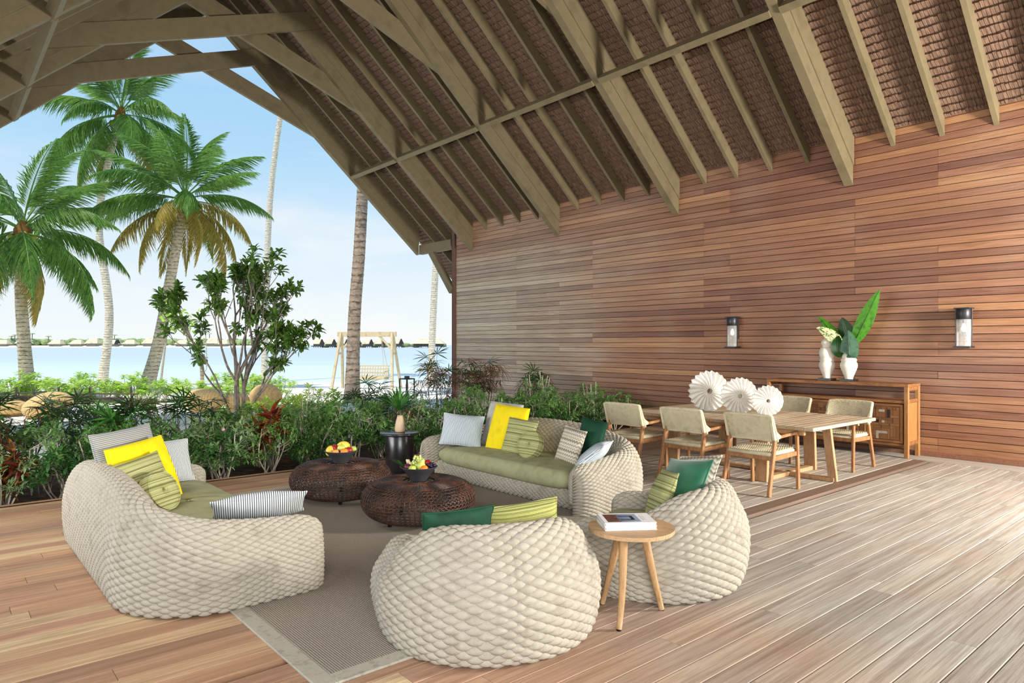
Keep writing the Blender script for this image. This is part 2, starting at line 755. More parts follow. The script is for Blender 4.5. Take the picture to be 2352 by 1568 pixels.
def course_mesh(k, fine):
    """one course of shingles: a slightly tilted strip with a ragged lower butt. local y along ridge,
    local x up the slope, local z = down into the room"""
    g = np.random.default_rng(k)
    step = .045 if fine else .5
    ys = np.arange(-2.9, 17.2, step)
    n = len(ys)
    wid = ys.copy()
    jit = g.uniform(-.008, .008, n)
    dep = .014 + g.uniform(-.004, .006, n)
    V, Q = [], []
    sub = np.zeros((n, 2, 3, 3))
    for e, dy in enumerate((0.0, step * .9)):
        sub[:, e, 0] = np.stack([.118 + jit, ys + dy, np.full(n, .01)], 1)              # head, turned back up to the roof
        sub[:, e, 1] = np.stack([.112 + jit, ys + dy, -dep - .016], 1)                     # head of the shingle, proud of the next course
        sub[:, e, 2] = np.stack([np.full(n, -.012), ys + dy, np.full(n, .004)], 1)         # foot, tucked behind the course below
    V = sub.reshape(-1, 3)
    b = np.arange(n)[:, None] * 6
    Q = np.concatenate([b + np.array([[0, 3, 4, 1]]), b + np.array([[1, 4, 5, 2]])])
    return mesh_from('shingle_course', V, [Q])


cm_fine = [course_mesh(k, True) for k in range(4)]
cm_coarse = [course_mesh(k + 9, False) for k in range(2)]
for m in cm_fine + cm_coarse:
    m.materials.append(M_THATCH)
ncourse = 81
for side in (1, -1):
    for i in range(ncourse):
        x = 12.2 - i * .0895
        if x < RX + .02:
            break
        xx, z = slope_pt(side, x, .02)
        src = cm_fine[i % 4] if side > 0 else cm_coarse[i % 2]
        o = put('shingle_course', src, None, roof, (xx, 0, z))
        if side > 0:
            o.rotation_euler = (0, -(PI - SA), PI) if False else (0, SA, 0)
            o.scale = (-1, 1, 1)
        else:
            o.rotation_euler = (0, -SA, 0)

# common rafters
Z_SEC, Z_MAIN = .26, .73
sec_y = []
for a, b in zip(MAINS[:-1], MAINS[1:]):
    n = max(1, round((b - a) / .648))
    sec_y += [a + (b - a) * k / n for k in range(1, n)]


def rafter_prism(mb, side, y, w, depth, x_lo, x_hi, top=.0):
    """plumb-cut rafter from x_lo (eave) to x_hi (ridge)"""
    V = []
    for yy in (y - w / 2, y + w / 2):
        for x, d in ((x_lo, -depth), (x_hi, -depth), (x_hi, top), (x_lo, top)):
            xx, z = slope_pt(side, x, d)
            V.append((xx, yy, z))
    q = [(3, 2, 1, 0), (4, 5, 6, 7), (1, 5, 4, 0), (2, 6, 5, 1), (3, 7, 6, 2), (0, 4, 7, 3)]
    if side > 0:
        q = [f[::-1] for f in q]
    mb.add(V, [np.array(q)[:, ::-1]])
    return mb


for side in (1, -1):
    for y in sec_y:
        rafter_prism(MB(), side, y, .062, Z_SEC, WX + (.0 if y < 15 else 1.2), RX + .06).build('rafter', M_BEAM, roof)
    # eave outrigger tails outside the wall are left to the gable
for i, y in enumerate(MAINS):
    tr = struct('roof_truss')
    for side in (1, -1):
        xl = WX if y < 15 else 10.78
        if side < 0:
            xl = WX + .4
        rafter_prism(MB(), side, y, .17, Z_MAIN - .30, xl, RX + .0).build('upper_rafter', M_BEAM, tr)
        rafter_prism(MB(), side, y, .135, Z_MAIN, xl, RX + .0, -(Z_MAIN - .30)).build('main_rafter', M_BEAM, tr)
    # scissor chords lapped on the near face of the rafters
    zb = 1.6
    for s in (1, -1):
        xa, za, xb, zb2 = 1.25, 5.02 + 1.6, 6.72, 7.02 + 1.6
        if s < 0:
            xa, xb = 2 * RX - xa, 2 * RX - xb
        yy = y - .105 if s > 0 else y + .105
        V = []
        for q in (-.045, .045):
            V += [(xa, yy + q, za), (xb, yy + q, zb2), (xb - (.0), yy + q, zb2 + .40), (xa + (.46 if s > 0 else -.46), yy + q, za + .58)]
        qd = [(3, 2, 1, 0), (4, 5, 6, 7), (0, 1, 5, 4), (1, 2, 6, 5), (2, 3, 7, 6), (3, 0, 4, 7)]
        if s > 0:
            qd = [f[::-1] for f in qd]
        MB().add(V, [np.array(qd)[:, ::-1]]).build('scissor_chord', M_BEAM, tr)
# purlins, flush with the underside of the main rafters, one length per bay
for side in (1, -1):
    xx, z = slope_pt(side, 8.68, -Z_MAIN)
    for a, b in zip(MAINS[:-1], MAINS[1:]):
        MB().beam((xx, a + .07, z + .055), (xx, b - .07, z + .055), .10, .15, up=(SL * side, 0, 1)).build('purlin', M_BEAM, roof)
MB().beam((RX, -2.8, 4.8 + SL * (WX - RX) - .28), (RX, 17.0, 4.8 + SL * (WX - RX) - .28), .08, .45).build('ridge_beam', M_BEAM, roof)
# eave bracket at the wall corner
br = struct('trim_3')
MB().beam((10.84, 16.72, 4.32), (10.86, 15.19, 4.32), .12, .27).build('outrigger', M_BEAM, br)
MB().beam((10.86, 16.2, 4.22), (10.86, 15.19, 3.05), .11, .2).build('strut', M_BEAM, br)

# unseen gable wall added behind the viewer, blocking sky light above a low opening
wb = struct('back_light_blocker')
zg = 4.80 + SL * (WX - RX)
yb = -2.95
V = []
for y in (yb - .1, yb):
    V += [(-1.4, y, 2.9), (WX + .3, y, 2.9), (WX + .3, y, 4.75), (RX, y, zg), (-1.4, y, 4.3)]
MB().add(V, [np.array([[0, 1, 2, 3, 4], [9, 8, 7, 6, 5]]), np.array([[0, 5, 6, 1], [1, 6, 7, 2], [2, 7, 8, 3], [3, 8, 9, 4], [4, 9, 5, 0]])]).build('blocker_boarding', M_WALL, wb)
# ================================================================== LOUNGE FURNITURE
def rope_material(name='cream_rope', cols=('aca495', 'b7b0a1', 'a49c8c'), lines=26):
    t = NT(name)
    f = t.noise(t.vec((1, 1, 1)), 9, 3)
    c = t.ramp(f, list(cols), .3, .7)
    uv = t.n('UVMap')
    mp = t.n('Mapping')
    mp.inputs['Scale'].default_value = (.9, 3.2, 1)
    t.l(uv.outputs[0], mp.inputs[0])
    fine = t.noise(mp.outputs[0], 3.2, 3)
    c = t.mix(t.maprange(fine, .4, .65, 0, .22), c, '8f8675')
    t.bump(fine, .5, .006)
    return t.fin(c, .9, .1)


def stripes(name, a, b, scale, axis='X', rough=.85, dist=0.0, bump=.1, duty=.5):
    """two-tone woven stripes along one local axis"""
    t = NT(name)
    v = t.vec((1, 1, 1), rand=False)
    w = t.n('TexWave', wave_type='BANDS', bands_direction=axis, wave_profile='SIN', i_Scale=scale, i_Distortion=dist)
    w.inputs['Detail'].default_value = 2
    w.inputs['Detail Scale'].default_value = 3
    t.l(v, w.inputs['Vector'])
    f = t.maprange(w.outputs['Fac'], duty - .12, duty + .12)
    n = t.noise(v, 220, 2)
    c = t.mix(f, a, b)
    c = t.mix(t.maprange(n, .3, .7, 0, .18), c, (.12, .12, .12, 1))
    t.bump(n, bump, .002)
    return t.fin(c, rough, .2)


def stripe_multi(name, cols, scale, axis='Z'):
    """irregular horizontal woven stripes in several colours"""
    t = NT(name)
    v = t.vec((1, 1, 1), rand=False)
    s = t.n('SeparateXYZ')
    t.l(v, s.inputs[0])
    cb = t.n('CombineXYZ')
    m = t.math('MULTIPLY', s.outputs[axis], scale)
    t.l(m, cb.inputs['X'])
    f = t.noise(cb.outputs[0], 1.0, 3, .7)
    c = t.ramp(f, cols, .3, .7)
    n = t.noise(t.vec((60, 60, 60), rand=False), 6, 2)
    c = t.mix(t.maprange(n, .45, .7, 0, .45), c, '5b5a37')
    t.bump(n, .4, .003)
    return t.fin(c, .9, .15)


def zigzag(name):
    t = NT(name)
    v = t.vec((1, 1, 1), rand=False)
    s = t.n('SeparateXYZ')
    t.l(v, s.inputs[0])
    px = t.math('PINGPONG', s.outputs['X'], .016)
    y = t.math('ADD', s.outputs['Z'], px)
    k = t.math('MULTIPLY', y, 9.0)
    fr = t.math('FRACT', k)
    c = t.ramp(fr, ['d9cfbe', '8f8878', 'e6dfd0', 'b9ab97', '6f6b61', 'e3d8c2', 'a79a86', 'ddd3c1'], 0, .95)
    n = t.noise(t.vec((80, 80, 80), rand=False), 6, 2)
    t.bump(n, .3, .002)
    return t.fin(c, .85, .2)


M_ROPE = rope_material()
M_OLIVE = simple('olive_cushion_fabric', ['9b9c77', 'a6a782', '929370'], 6, .85, .2, .25, 350)
M_YELLOW = simple('yellow_fabric', ['e8cf12', 'efd81c', 'dfc40e'], 5, .8, .2, .2, 400)
M_GREEN = simple('dark_green_fabric', ['0f3a28', '14462f', '0b3022'], 5, .7, .3, .2, 300)
M_VELVET = simple('green_velvet', ['175a40', '1f6b4c', '104a34'], 5, .55, .4, .15, 300, Sheen_Weight=.6)
M_GREYF = simple('light_grey_fabric', ['a9a79f', 'b8b6ae', '9a9890'], 12, .85, .2, .3, 350)
M_BLUES = stripes('pale_blue_stripe_fabric', 'dfe6ea', '8295a3', 24, 'X', duty=.62)
M_NAVYS = stripes('navy_white_stripe_fabric', 'e9ecec', '35434f', 24, 'X', duty=.66)
M_GREYS = stripes('grey_stripe_fabric', 'b9b9b4', '787c7e', 22, 'Z')
M_WOVEN = stripe_multi('green_striped_weave', ['7b7d4c', 'a8aa72', 'c3c48d', '8c8c55', '5f6140', 'b5b77c'], 42, 'Z')
M_WOVENX = stripe_multi('lime_striped_weave', ['6f723e', 'b7b860', 'd2d07a', '5b5f45', 'c7c668', '8d9150'], 60, 'Z')
M_ZIG = zigzag('zigzag_fabric')


def bilerp(A, u, v):
    """sample grid A (nu,nv,3) at fractional indices"""
    nu, nv = A.shape[:2]
    u, v = np.clip(u, 0, nu - 1.001), np.clip(v, 0, nv - 1.001)
    i, j = np.floor(u).astype(int), np.floor(v).astype(int)
    f, g = (u - i)[..., None], (v - j)[..., None]
    return (A[i, j] * (1 - f) + A[i + 1, j] * f) * (1 - g) + (A[i, j + 1] * (1 - f) + A[i + 1, j + 1] * f) * g


def strand_weave(name, P, ncol, nrow, amp, na=9, nb=6, fat=.5, closed_u=False):
    """Cover the smooth grid P with a plain rope weave: every visible float of rope is its own
    lens-shaped pad standing amp above P, the pads of neighbouring columns shifted by half a row."""
    nu, nv = P.shape[:2]
    G = grid_normals(P)
    G[np.isnan(G)] = 0
    ci, ri = np.meshgrid(np.arange(-0, ncol + 1), np.arange(-1, nrow + 1), indexing='ij')
    uc = ci.ravel() + .0
    vc = ri.ravel() + .5 + .5 * (ci.ravel() % 2)
    a = np.linspace(-1, 1, na)
    b = np.sin(np.linspace(-PI / 2, PI / 2, nb))
    A, B = np.meshgrid(a, b, indexing='ij')
    w = np.clip(np.cos(PI / 2 * A), 0, 1)
    hw = fat * (.05 + .93 * w ** .72)
    hgt = (.10 + .90 * w ** .55) * np.sqrt(np.clip(1 - B ** 2, 0, 1)) ** .9 - .12
    U = uc[:, None, None] + A[None] * .90
    V = vc[:, None, None] + (B * hw)[None]
    ok = (vc > .35) & (vc < nrow - .2)
    U, V = U[ok], V[ok]
    su, sv = (nu - 1) / ncol, (nv - 1) / nrow
    pos = bilerp(P, U * su, V * sv)
    nor = bilerp(G, U * su, V * sv)
    X = pos + nor * (hgt[None] * amp)[..., None]
    n = len(X)
    idx = np.arange(na * nb).reshape(na, nb)
    q = np.stack([idx[:-1, :-1], idx[1:, :-1], idx[1:, 1:], idx[:-1, 1:]], -1).reshape(-1, 4)
    F = (q[None] + (np.arange(n) * na * nb)[:, None, None]).reshape(-1, 4)
    # coarse backing just under the pads
    s = max(1, int(su / 2))
    t = max(1, int(sv / 2))
    back = (P - G * amp * .12)[::s, ::t]
    V2, F2 = gridfaces(back)
    allV = np.concatenate([X.reshape(-1, 3), V2])
    Fb = F2[0] + n * na * nb
    p = allV[F[0]]
    nn = np.cross(allV[F[:, 1]] - allV[F[:, 0]], allV[F[:, 2]] - allV[F[:, 0]])
    gn = np.broadcast_to(nor[:, :-1, :-1], (n, na - 1, nb - 1, 3)).reshape(-1, 3)
    if np.sum(np.sum(nn * gn, 1)) < 0:
        F, Fb = F[:, ::-1], Fb[:, ::-1]
    me = mesh_from(name, allV, [np.concatenate([F, Fb])], True)
    uvl = me.uv_layers.new(name='strand')
    uvv = np.zeros((len(allV), 2), np.float32)
    uvv[:n * na * nb, 0] = np.tile(A.ravel(), n) + np.repeat(np.arange(n) * .37 % 5, na * nb)
    uvv[:n * na * nb, 1] = np.tile((B * (.35 + .65 * w)).ravel(), n)
    li = np.zeros(len(me.loops), np.int32)
    me.loops.foreach_get('vertex_index', li)
    uvl.data.foreach_set('uv', uvv[li].ravel())
    return me


def grid_normals(P):
    a = np.gradient(P, axis=0)
    b = np.gradient(P, axis=1)
    n = np.cross(a, b)
    return n / (np.linalg.norm(n, axis=2, keepdims=True) + 1e-9)


def woven_shell(name, W, D, R, T, rise, colw=.045, rowh=.040, amp=.019, res=4, bulge=.14, inset=.06):
    """U-shaped rope-woven shell: faces +X, width along Y. rise: (share of the way from arm tip to mid back, height)."""
    hw, hd = W / 2 - T / 2, D / 2 - T / 2
    # centre line of the wall: left arm front -> back -> right arm front
    pts = []
    front = D / 2 - .02
    pts += [(x, hw) for x in np.linspace(front, -hd + R, 30)]
    a = np.linspace(PI / 2, PI, 24)[1:]
    pts += [(-hd + R + R * math.cos(q), hw - R + R * math.sin(q)) for q in a]
    pts += [(-hd, y) for y in np.linspace(hw - R, -hw + R, 40)[1:]]
    a = np.linspace(PI, 1.5 * PI, 24)[1:]
    pts += [(-hd + R + R * math.cos(q), -hw + R + R * math.sin(q)) for q in a]
    pts += [(x, -hw) for x in np.linspace(-hd + R, front, 30)[1:]]
    pts = np.array(pts)
    s = np.concatenate(([0], np.cumsum(np.linalg.norm(np.diff(pts, axis=0), axis=1))))
    L = s[-1]
    ncol = int(round(L * 1.12 / colw / 2)) * 2
    nu = ncol * res + 1
    # the ends are sampled more densely so the rounded arm fronts read well
    q = np.linspace(0, L, nu)
    C2 = np.stack([np.interp(q, s, pts[:, 0]), np.interp(q, s, pts[:, 1])], 1)
    k = 9
    Cp = np.pad(C2, ((k, k), (0, 0)), mode='edge')
    Cp[:k] = C2[0] + (C2[0] - C2[1]) * np.arange(k, 0, -1)[:, None]
    Cp[-k:] = C2[-1] + (C2[-1] - C2[-2]) * np.arange(1, k + 1)[:, None]
    T2 = np.gradient(Cp, axis=0)[k:-k]
    T2 /= np.linalg.norm(T2, axis=1)[:, None]
    Nn = np.stack([T2[:, 1], -T2[:, 0]], 1)            # left of travel -> outward check
    if np.dot(Nn[nu // 2], C2[nu // 2]) < 0:
        Nn = -Nn
    # height along the path: low level arms sweeping up round the corner to the back
    half = np.minimum(q, L - q) / (L / 2)
    H = np.interp(half, [k[0] for k in rise], [k[1] for k in rise])
    ker = np.ones(2 * (nu // 40) + 1)
    ker /= len(ker)
    H = np.convolve(np.pad(H, len(ker) // 2, mode='edge'), ker, mode='valid')
    e = np.minimum(q, L - q)
    re = .17
    er = np.sqrt(np.clip(1 - (1 - np.clip(e / re, 0, 1)) ** 2, 0, 1))
    H = H * (.80 + .20 * er)
    prof = [(.5 - inset, .010), (.50 + bulge * .35, .07), (.50 + bulge * .8, .22), (.50 + bulge, .42), (.50 + bulge * .8, .62), (.50, .80),
            (.28, .95), (0, 1.0), (-.25, .96), (-.43, .85), (-.5, .68), (-.5, .50), (-.5, .30)]
    Hm = .5 * (rise[0][1] + rise[-1][1])
    pr = np.array([(n * T, z * Hm) for n, z in prof])
    nrow = int(round(1.0 / rowh * (.62 * Hm * 2.15 + T)))
    nv = nrow * res + 1
    cv = spline(pr, nv)
    nn = cv[:, 0]
    zz = cv[:, 1] / Hm
    thin = (.02 + .98 * er)
    P = np.zeros((nu, nv, 3))
    P[:, :, 0] = C2[:, 0:1] + Nn[:, 0:1] * nn[None, :] * thin[:, None]
    P[:, :, 1] = C2[:, 1:2] + Nn[:, 1:2] * nn[None, :] * thin[:, None]
    P[:, :, 2] = H[:, None] * zz[None, :]
    G = grid_normals(P)
    mid = G[nu // 2, nv // 3]
    if np.dot(mid[:2], Nn[nu // 2]) < 0:
        P = P[::-1]
    return strand_weave(name, P, ncol, nrow, amp, 7, 5)


def woven_front(name, width, h, x, amp=.014, res=4, depth=.10):
    ncol = int(width / .036 / 2) * 2
    nrow = int(round((h + depth) / .042))
    nu, nv = ncol * res + 1, nrow * res + 1
    y = np.linspace(-width / 2, width / 2, nu)
    cv = spline([(x - .03, .012), (x + .01, h * .30), (x + .012, h * .62), (x - .01, h * .9), (x - .06, h), (x - depth, h)], nv)
    P = np.zeros((nu, nv, 3))
    P[:, :, 0] = cv[None, :, 0]
    P[:, :, 1] = y[:, None]
    P[:, :, 2] = cv[None, :, 1]
    if grid_normals(P)[nu // 2, nv // 3][0] < 0:
        P = P[::-1]
    return strand_weave(name, P, ncol, nrow, amp, 7, 5)


def soft_block(lx, ly, lz, rnd=.06, puff=.03, wr=.006, nx=40, ny=60, seed=1, ex=6.0):
    """upholstered block: superelliptic outline, puffed top; centred, z from 0 to lz"""
    g = np.random.default_rng(seed)
    nt = 18
    a = np.linspace(0, 2 * PI, ny * 2, endpoint=False)
    ca, sa = np.cos(a), np.sin(a)
    r = (np.abs(ca) ** ex + np.abs(sa) ** ex) ** (-1 / ex)
    ox, oy = ca * r, sa * r
    prof = []
    for t in np.linspace(-PI / 2, PI / 2, nt):
        prof.append((1 - rnd / min(lx, ly) * 2 * (1 - math.cos(t)), lz / 2 + (lz / 2) * math.sin(t)))
    rings = []
    for k, z in prof:
        rings.append(np.stack([ox * lx / 2 * k, oy * ly / 2 * k, np.full_like(ox, z)], 1))
    kt, zt = prof[-1]
    for k in np.linspace(1, 0.02, 14)[1:]:
        z = zt + puff * (1 - k ** 2.2)
        w = wr * np.sin(oy * k * 9 + 3 * ox * k) * np.sin(oy * k * 23 + 1.3) * (k < .99)
        rings.append(np.stack([ox * lx / 2 * kt * k, oy * ly / 2 * kt * k, z + w], 1))
    P = np.stack(rings)
    V, F = gridfaces(P, False, True)
    F.append(np.arange(len(a))[None, ::-1])
    F.append(((len(rings) - 1) * len(a) + np.arange(len(a)))[None, :])
    return mesh_from('cushion', V, F, True)


def pillow_mesh(w, h, th, pinch=.05, seed=0, crown=.5, sag=.0):
    """scatter cushion standing in local XZ, thickness along Y, centred"""
    n = 26
    g = np.random.default_rng(seed)
    s = np.sin(np.linspace(-PI / 2, PI / 2, n))
    S, T = np.meshgrid(s, s, indexing='ij')
    X = w / 2 * S * (1 - pinch * (1 - T ** 2) * np.abs(S) ** 2)
    Z = h / 2 * T * (1 - pinch * (1 - S ** 2) * np.abs(T) ** 2)
    prof = np.clip((1 - S ** 2) * (1 - T ** 2), 0, 1) ** crown
    ph = g.uniform(0, 6, 4)
    wr = 1 + .06 * np.sin(4 * S + ph[0]) * np.sin(3 * T + ph[1]) + .03 * np.sin(9 * S + 5 * T + ph[2])
    Y = th / 2 * prof * wr
    Z = Z - sag * (S ** 2) * h
    F1 = np.stack([X, -Y, Z], -1)
    F2 = np.stack([X, Y, Z], -1)
    mb = MB()
    mb.grid(F1)
    V, F = gridfaces(F2)
    mb.add(V, [F[0][:, ::-1]])
    edge = np.concatenate([F1[0, :], F1[1:, -1], F1[-1, ::-1][1:], F1[::-1, 0][1:-1]])
    return mb, edge


def pillow(name, label, w, h, th, mat, loc, rot, pmat=None, group=None, **k):
    """rot: (lean, roll, yaw) lean tilts backwards"""
    mb, edge = pillow_mesh(w, h, th, **k)
    o = mb.build(name, mat, None, True)
    tag(o, label, 'cushion', group)
    lean, roll, yaw = rot
    o.location = loc
    o.rotation_euler = Euler((lean, roll, yaw), 'XYZ')
    # XYZ euler applies lean first, then roll, then yaw about world Z
    MB().tube(edge, .006, 6, False, True).build('piping', pmat or mat, o, True)
    return o


def round_pillow(name, label, d, th, mat, loc, rot):
    mb = MB()
    prof = []
    for t in np.linspace(-PI / 2, PI / 2, 15):
        prof.append((d / 2 - .03 + .03 * math.cos(t) ** .8, th * .38 * math.sin(t)))
    inner = [(r, th * (.38 + .12 * (1 - (r / (d / 2)) ** 2)) - .028 * math.exp(-(r / .035) ** 2)) for r in np.linspace(d / 2 - .034, .004, 12)]
    full = [(r, -z) for r, z in inner[::-1]] + prof + inner
    mb.lathe(full, 36)
    mb.xf(Matrix.Rotation(PI / 2, 4, 'X'))
    o = mb.build(name, mat, None, True)
    tag(o, label, 'cushion')
    o.location = loc
    o.rotation_euler = rot
    for sg in (-1, 1):
        a = np.linspace(0, 2 * PI, 40, endpoint=False)
        MB().tube(np.stack([(d / 2 - .008) * np.cos(a), np.full(40, sg * th * .33), (d / 2 - .008) * np.sin(a)], 1), .006, 6, False, True).build('piping', mat, o, True)
    MB().ball((0, -th * .46, 0), .014, 10, 6, (1, .5, 1)).build('button', mat, o, True)
    return o


# ---------- the two woven sofas
SW, SD = 2.78, 1.16
sofa_me = woven_shell('sofa_shell', SW, SD, .42, .25, [(0, .46), (.13, .475), (.22, .49), (.37, .535), (.52, .61), (.62, .66), (.8, .705), (1, .715)])
sofa_front = woven_front('sofa_base', SW - .46, .20, SD / 2 - .14)
sofa_cush = soft_block(.83, SW - .50, .19, .07, .03, .006, seed=2, ex=9)
for m in (sofa_me, sofa_front):
    m.materials.append(M_ROPE)
sofa_cush.materials.append(M_OLIVE)


def woven_seat(label, cat, name, meshes, loc, rz, cushion_off):
    t = thing(name, label, cat, loc, rz)
    put('woven_shell', meshes[0], None, t)
    put('woven_base', meshes[1], None, t)
    put('seat_cushion', meshes[2], None, t, cushion_off)
    return t


sofa1 = woven_seat('long cream rope-woven sofa at the left with its back to the planted hedge', 'sofa', 'woven_sofa',
                   (sofa_me, sofa_front, sofa_cush), (1.44, 5.58, 0), 0.0, (.08, 0, .185))
sofa2 = woven_seat('long cream rope-woven sofa between the coffee tables and the dining chairs', 'sofa', 'woven_sofa',
                   (sofa_me, sofa_front, sofa_cush), (5.10, 5.70, 0), PI, (.08, 0, .185))

# ---------- the two woven armchairs
AW, AD = 1.12, 1.00
chair_me = woven_shell('armchair_shell', AW, AD, .40, .25, [(0, .45), (.3, .46), (.42, .50), (.52, .57), (.62, .63), (.75, .658), (1, .665)], bulge=.26, inset=.08)
chair_front = woven_front('armchair_base', AW - .44, .20, AD / 2 - .14)
chair_cush = soft_block(.70, AW - .48, .19, .06, .03, .004, seed=5, ex=7)
for m in (chair_me, chair_front):
    m.materials.append(M_ROPE)
chair_cush.materials.append(M_OLIVE)
chA = woven_seat('cream rope-woven armchair with its round back to the camera in the foreground', 'armchair', 'woven_armchair',
                 (chair_me, chair_front, chair_cush), (2.42, 3.02, 0), math.radians(66), (.09, 0, .185))
chB = woven_seat('cream rope-woven armchair seen from the side behind the round side table', 'armchair', 'woven_armchair',
                 (chair_me, chair_front, chair_cush), (3.86, 2.92, 0), math.radians(113.5), (.09, 0, .185))

# ---------- scatter cushions.  yaw: direction the cushion face looks is local -Y
# sofa 2 faces -X : face -X means yaw = -90 deg
Y2 = -PI / 2
pillow('scatter_cushion', 'pale blue fine-striped cushion leaning on the arm beside the black side table', .50, .38, .15, M_BLUES,
       (4.86, 6.60, .57), (math.radians(-20), .08, Y2 + math.radians(40)), pinch=.06)
pillow('scatter_cushion', 'large light grey cushion half hidden behind the yellow cushion on the far sofa', .54, .54, .15, M_GREYF,
       (5.22, 6.28, .63), (math.radians(-16), .03, Y2 + .10), pinch=.02, crown=.32)
pillow('scatter_cushion', 'bright yellow square cushion on the far sofa in front of a grey one', .52, .54, .15, M_YELLOW,
       (5.08, 6.02, .62), (math.radians(-18), .05, Y2 + .12), pinch=.02, crown=.32)
pillow('scatter_cushion', 'green striped square cushion leaning against the yellow cushion on the far sofa', .43, .43, .13, M_WOVEN,
       (4.98, 5.70, .56), (math.radians(-20), .04, Y2 + .1), pinch=.05)
round_pillow('round_cushion', 'round green striped cushion with a centre button on the far sofa', .31, .12, M_WOVEN,
             (4.90, 5.42, .525), (math.radians(-22), 0, Y2 + .1))
pillow('scatter_cushion', 'small cushion with a beige and grey zigzag pattern on the far sofa', .36, .37, .13, M_ZIG,
       (5.06, 4.98, .55), (math.radians(-20), .08, Y2 - .15), pinch=.05)
pillow('scatter_cushion', 'dark green cushion behind the zigzag cushion on the far sofa', .38, .38, .13, M_GREEN,
       (5.22, 4.84, .63), (math.radians(-14), .06, Y2 - .1), pinch=.05)
pillow('scatter_cushion', 'pale blue striped cushion lying over the near arm of the far sofa', .54, .36, .15, M_BLUES,
       (4.93, 4.53, .53), (math.radians(-52), -.05, Y2 - math.radians(58)), pinch=.07)
# sofa 1 faces +X : yaw = +90
Y1 = PI / 2
pillow('scatter_cushion', 'grey striped square cushion at the back of the left sofa behind the yellow one', .54, .54, .15, M_GREYS,
       (1.20, 6.02, .67), (math.radians(-16), -.06, math.radians(30)), pinch=.03, crown=.36)
pillow('scatter_cushion', 'bright yellow square cushion on the left sofa', .54, .54, .15, M_YELLOW,
       (1.27, 5.80, .59), (math.radians(-20), -.08, math.radians(34)), pinch=.02, crown=.32)
pillow('scatter_cushion', 'green striped square cushion propped on the yellow cushion of the left sofa', .44, .44, .13, M_WOVEN,
       (1.23, 5.58, .555), (math.radians(-24), -.10, math.radians(36)), pinch=.05)
round_pillow('round_cushion', 'round green striped cushion with a centre button on the left sofa', .31, .12, M_WOVEN,
             (1.28, 5.42, .53), (math.radians(-26), 0, math.radians(40)))
pillow('scatter_cushion', 'navy and white striped cushion leaning on the far arm of the left sofa', .50, .38, .15, M_NAVYS,
       (1.58, 6.56, .56), (math.radians(-20), .02, math.radians(16)), pinch=.05)
pillow('scatter_cushion', 'navy and white striped cushion resting on the near arm of the left sofa', .58, .36, .15, M_NAVYS,
       (1.66, 4.50, .53), (math.radians(-58), .04, Y1 + math.radians(72)), pinch=.06)
# armchair A
fA = math.radians(65)
pillow('scatter_cushion', 'dark green cushion standing in the foreground armchair', .42, .32, .13, M_GREEN,
       (2.285, 3.15, .515), (math.radians(-14), 0.02, fA + PI / 2 + .12), pinch=.06)
pillow('scatter_cushion', 'lime striped woven cushion standing in the foreground armchair', .42, .32, .12, M_WOVENX,
       (2.655, 3.0, .525), (math.radians(-14), .12, fA + PI / 2 - .1), pinch=.05)
# armchair B
fB = math.radians(113.5)
pillow('scatter_cushion', 'green velvet cushion leaning in the armchair beside the round side table', .40, .40, .15, M_VELVET,
       (3.99, 2.84, .62), (math.radians(-34), -.12, math.radians(-98)), pinch=.06)
pillow('scatter_cushion', 'olive ribbed cushion in front of the green velvet cushion in the side-on armchair', .36, .34, .12, M_WOVEN,
       (3.86, 2.92, .56), (math.radians(-24), -.1, math.radians(-126)), pinch=.05)
pillow('scatter_cushion', 'zigzag cushion tucked behind the green velvet cushion in the side-on armchair', .38, .38, .12, M_ZIG,
       (4.09, 2.82, .645), (math.radians(-34), -.16, math.radians(-98)), pinch=.05)


# ---------- rug
def rug_material():
    t = NT('flat_woven_rug')
    v = t.vec((1, 1, 1), rand=False)
    w = t.n('TexWave', wave_type='BANDS', bands_direction='X', i_Scale=24, i_Distortion=.6)
    t.l(v, w.inputs['Vector'])
    n = t.noise(t.vec((60, 60, 1), rand=False), 3, 3)
    big = t.noise(v, 1.2, 2)
    c = t.ramp(n, ['7d7468', '9a9083', 'b0a698', 'c2b8a8'], .3, .7)
    c = t.mix(t.maprange(w.outputs['Fac'], .2, .8, .4, 0), c, '5a5249')
    c = t.mix(t.maprange(big, .35, .65, 0, .3), c, 'a89c8a')
    hb = t.math('ADD', w.outputs['Fac'], n)
    t.bump(hb, .6, .006)
    return t.fin(c, .9, .1)


M_RUG = rug_material()
M_RUGB = simple('rug_border_tape', ['a8a294', 'b4ae9e', '9b9587'], 20, .85, .15, .3, 300)
rug = thing('area_rug', 'grey brown flat-woven rug under the coffee tables with a pale taped border', 'rug', (3.2, 5.2, 0))
rx, ry = 1.83, 2.23
MB().box((0, 0, .006), (2 * rx - .2, 2 * ry - .2, .012), .002).build('rug_field', M_RUG, rug)
for s in (-1, 1):
    MB().box((s * (rx - .05), 0, .0065), (.1, 2 * ry, .013), .003).build('rug_border', M_RUGB, rug)
    MB().box((0, s * (ry - .05), .0065), (2 * rx - .2, .1, .013), .003).build('rug_border', M_RUGB, rug)


# ---------- pebble-shaped rattan coffee tables: an open caning of real strands
def rattan_material():
    t = NT('dark_rattan')
    n = t.noise(t.vec((1, 1, 1)), 7, 3)
    g = t.noise(t.vec((1, 1, 1)), 60, 2)
    c = t.ramp(n, ['1c1614', '2e211c', '4a3026', '6e4430', '2a1e1a'], .3, .72)
    c = t.mix(t.maprange(g, .4, .7, 0, .4), c, '120c0b')
    t.bump(g, .2, .002)
    return t.fin(c, .38, .5)


M_RATTAN = rattan_material()


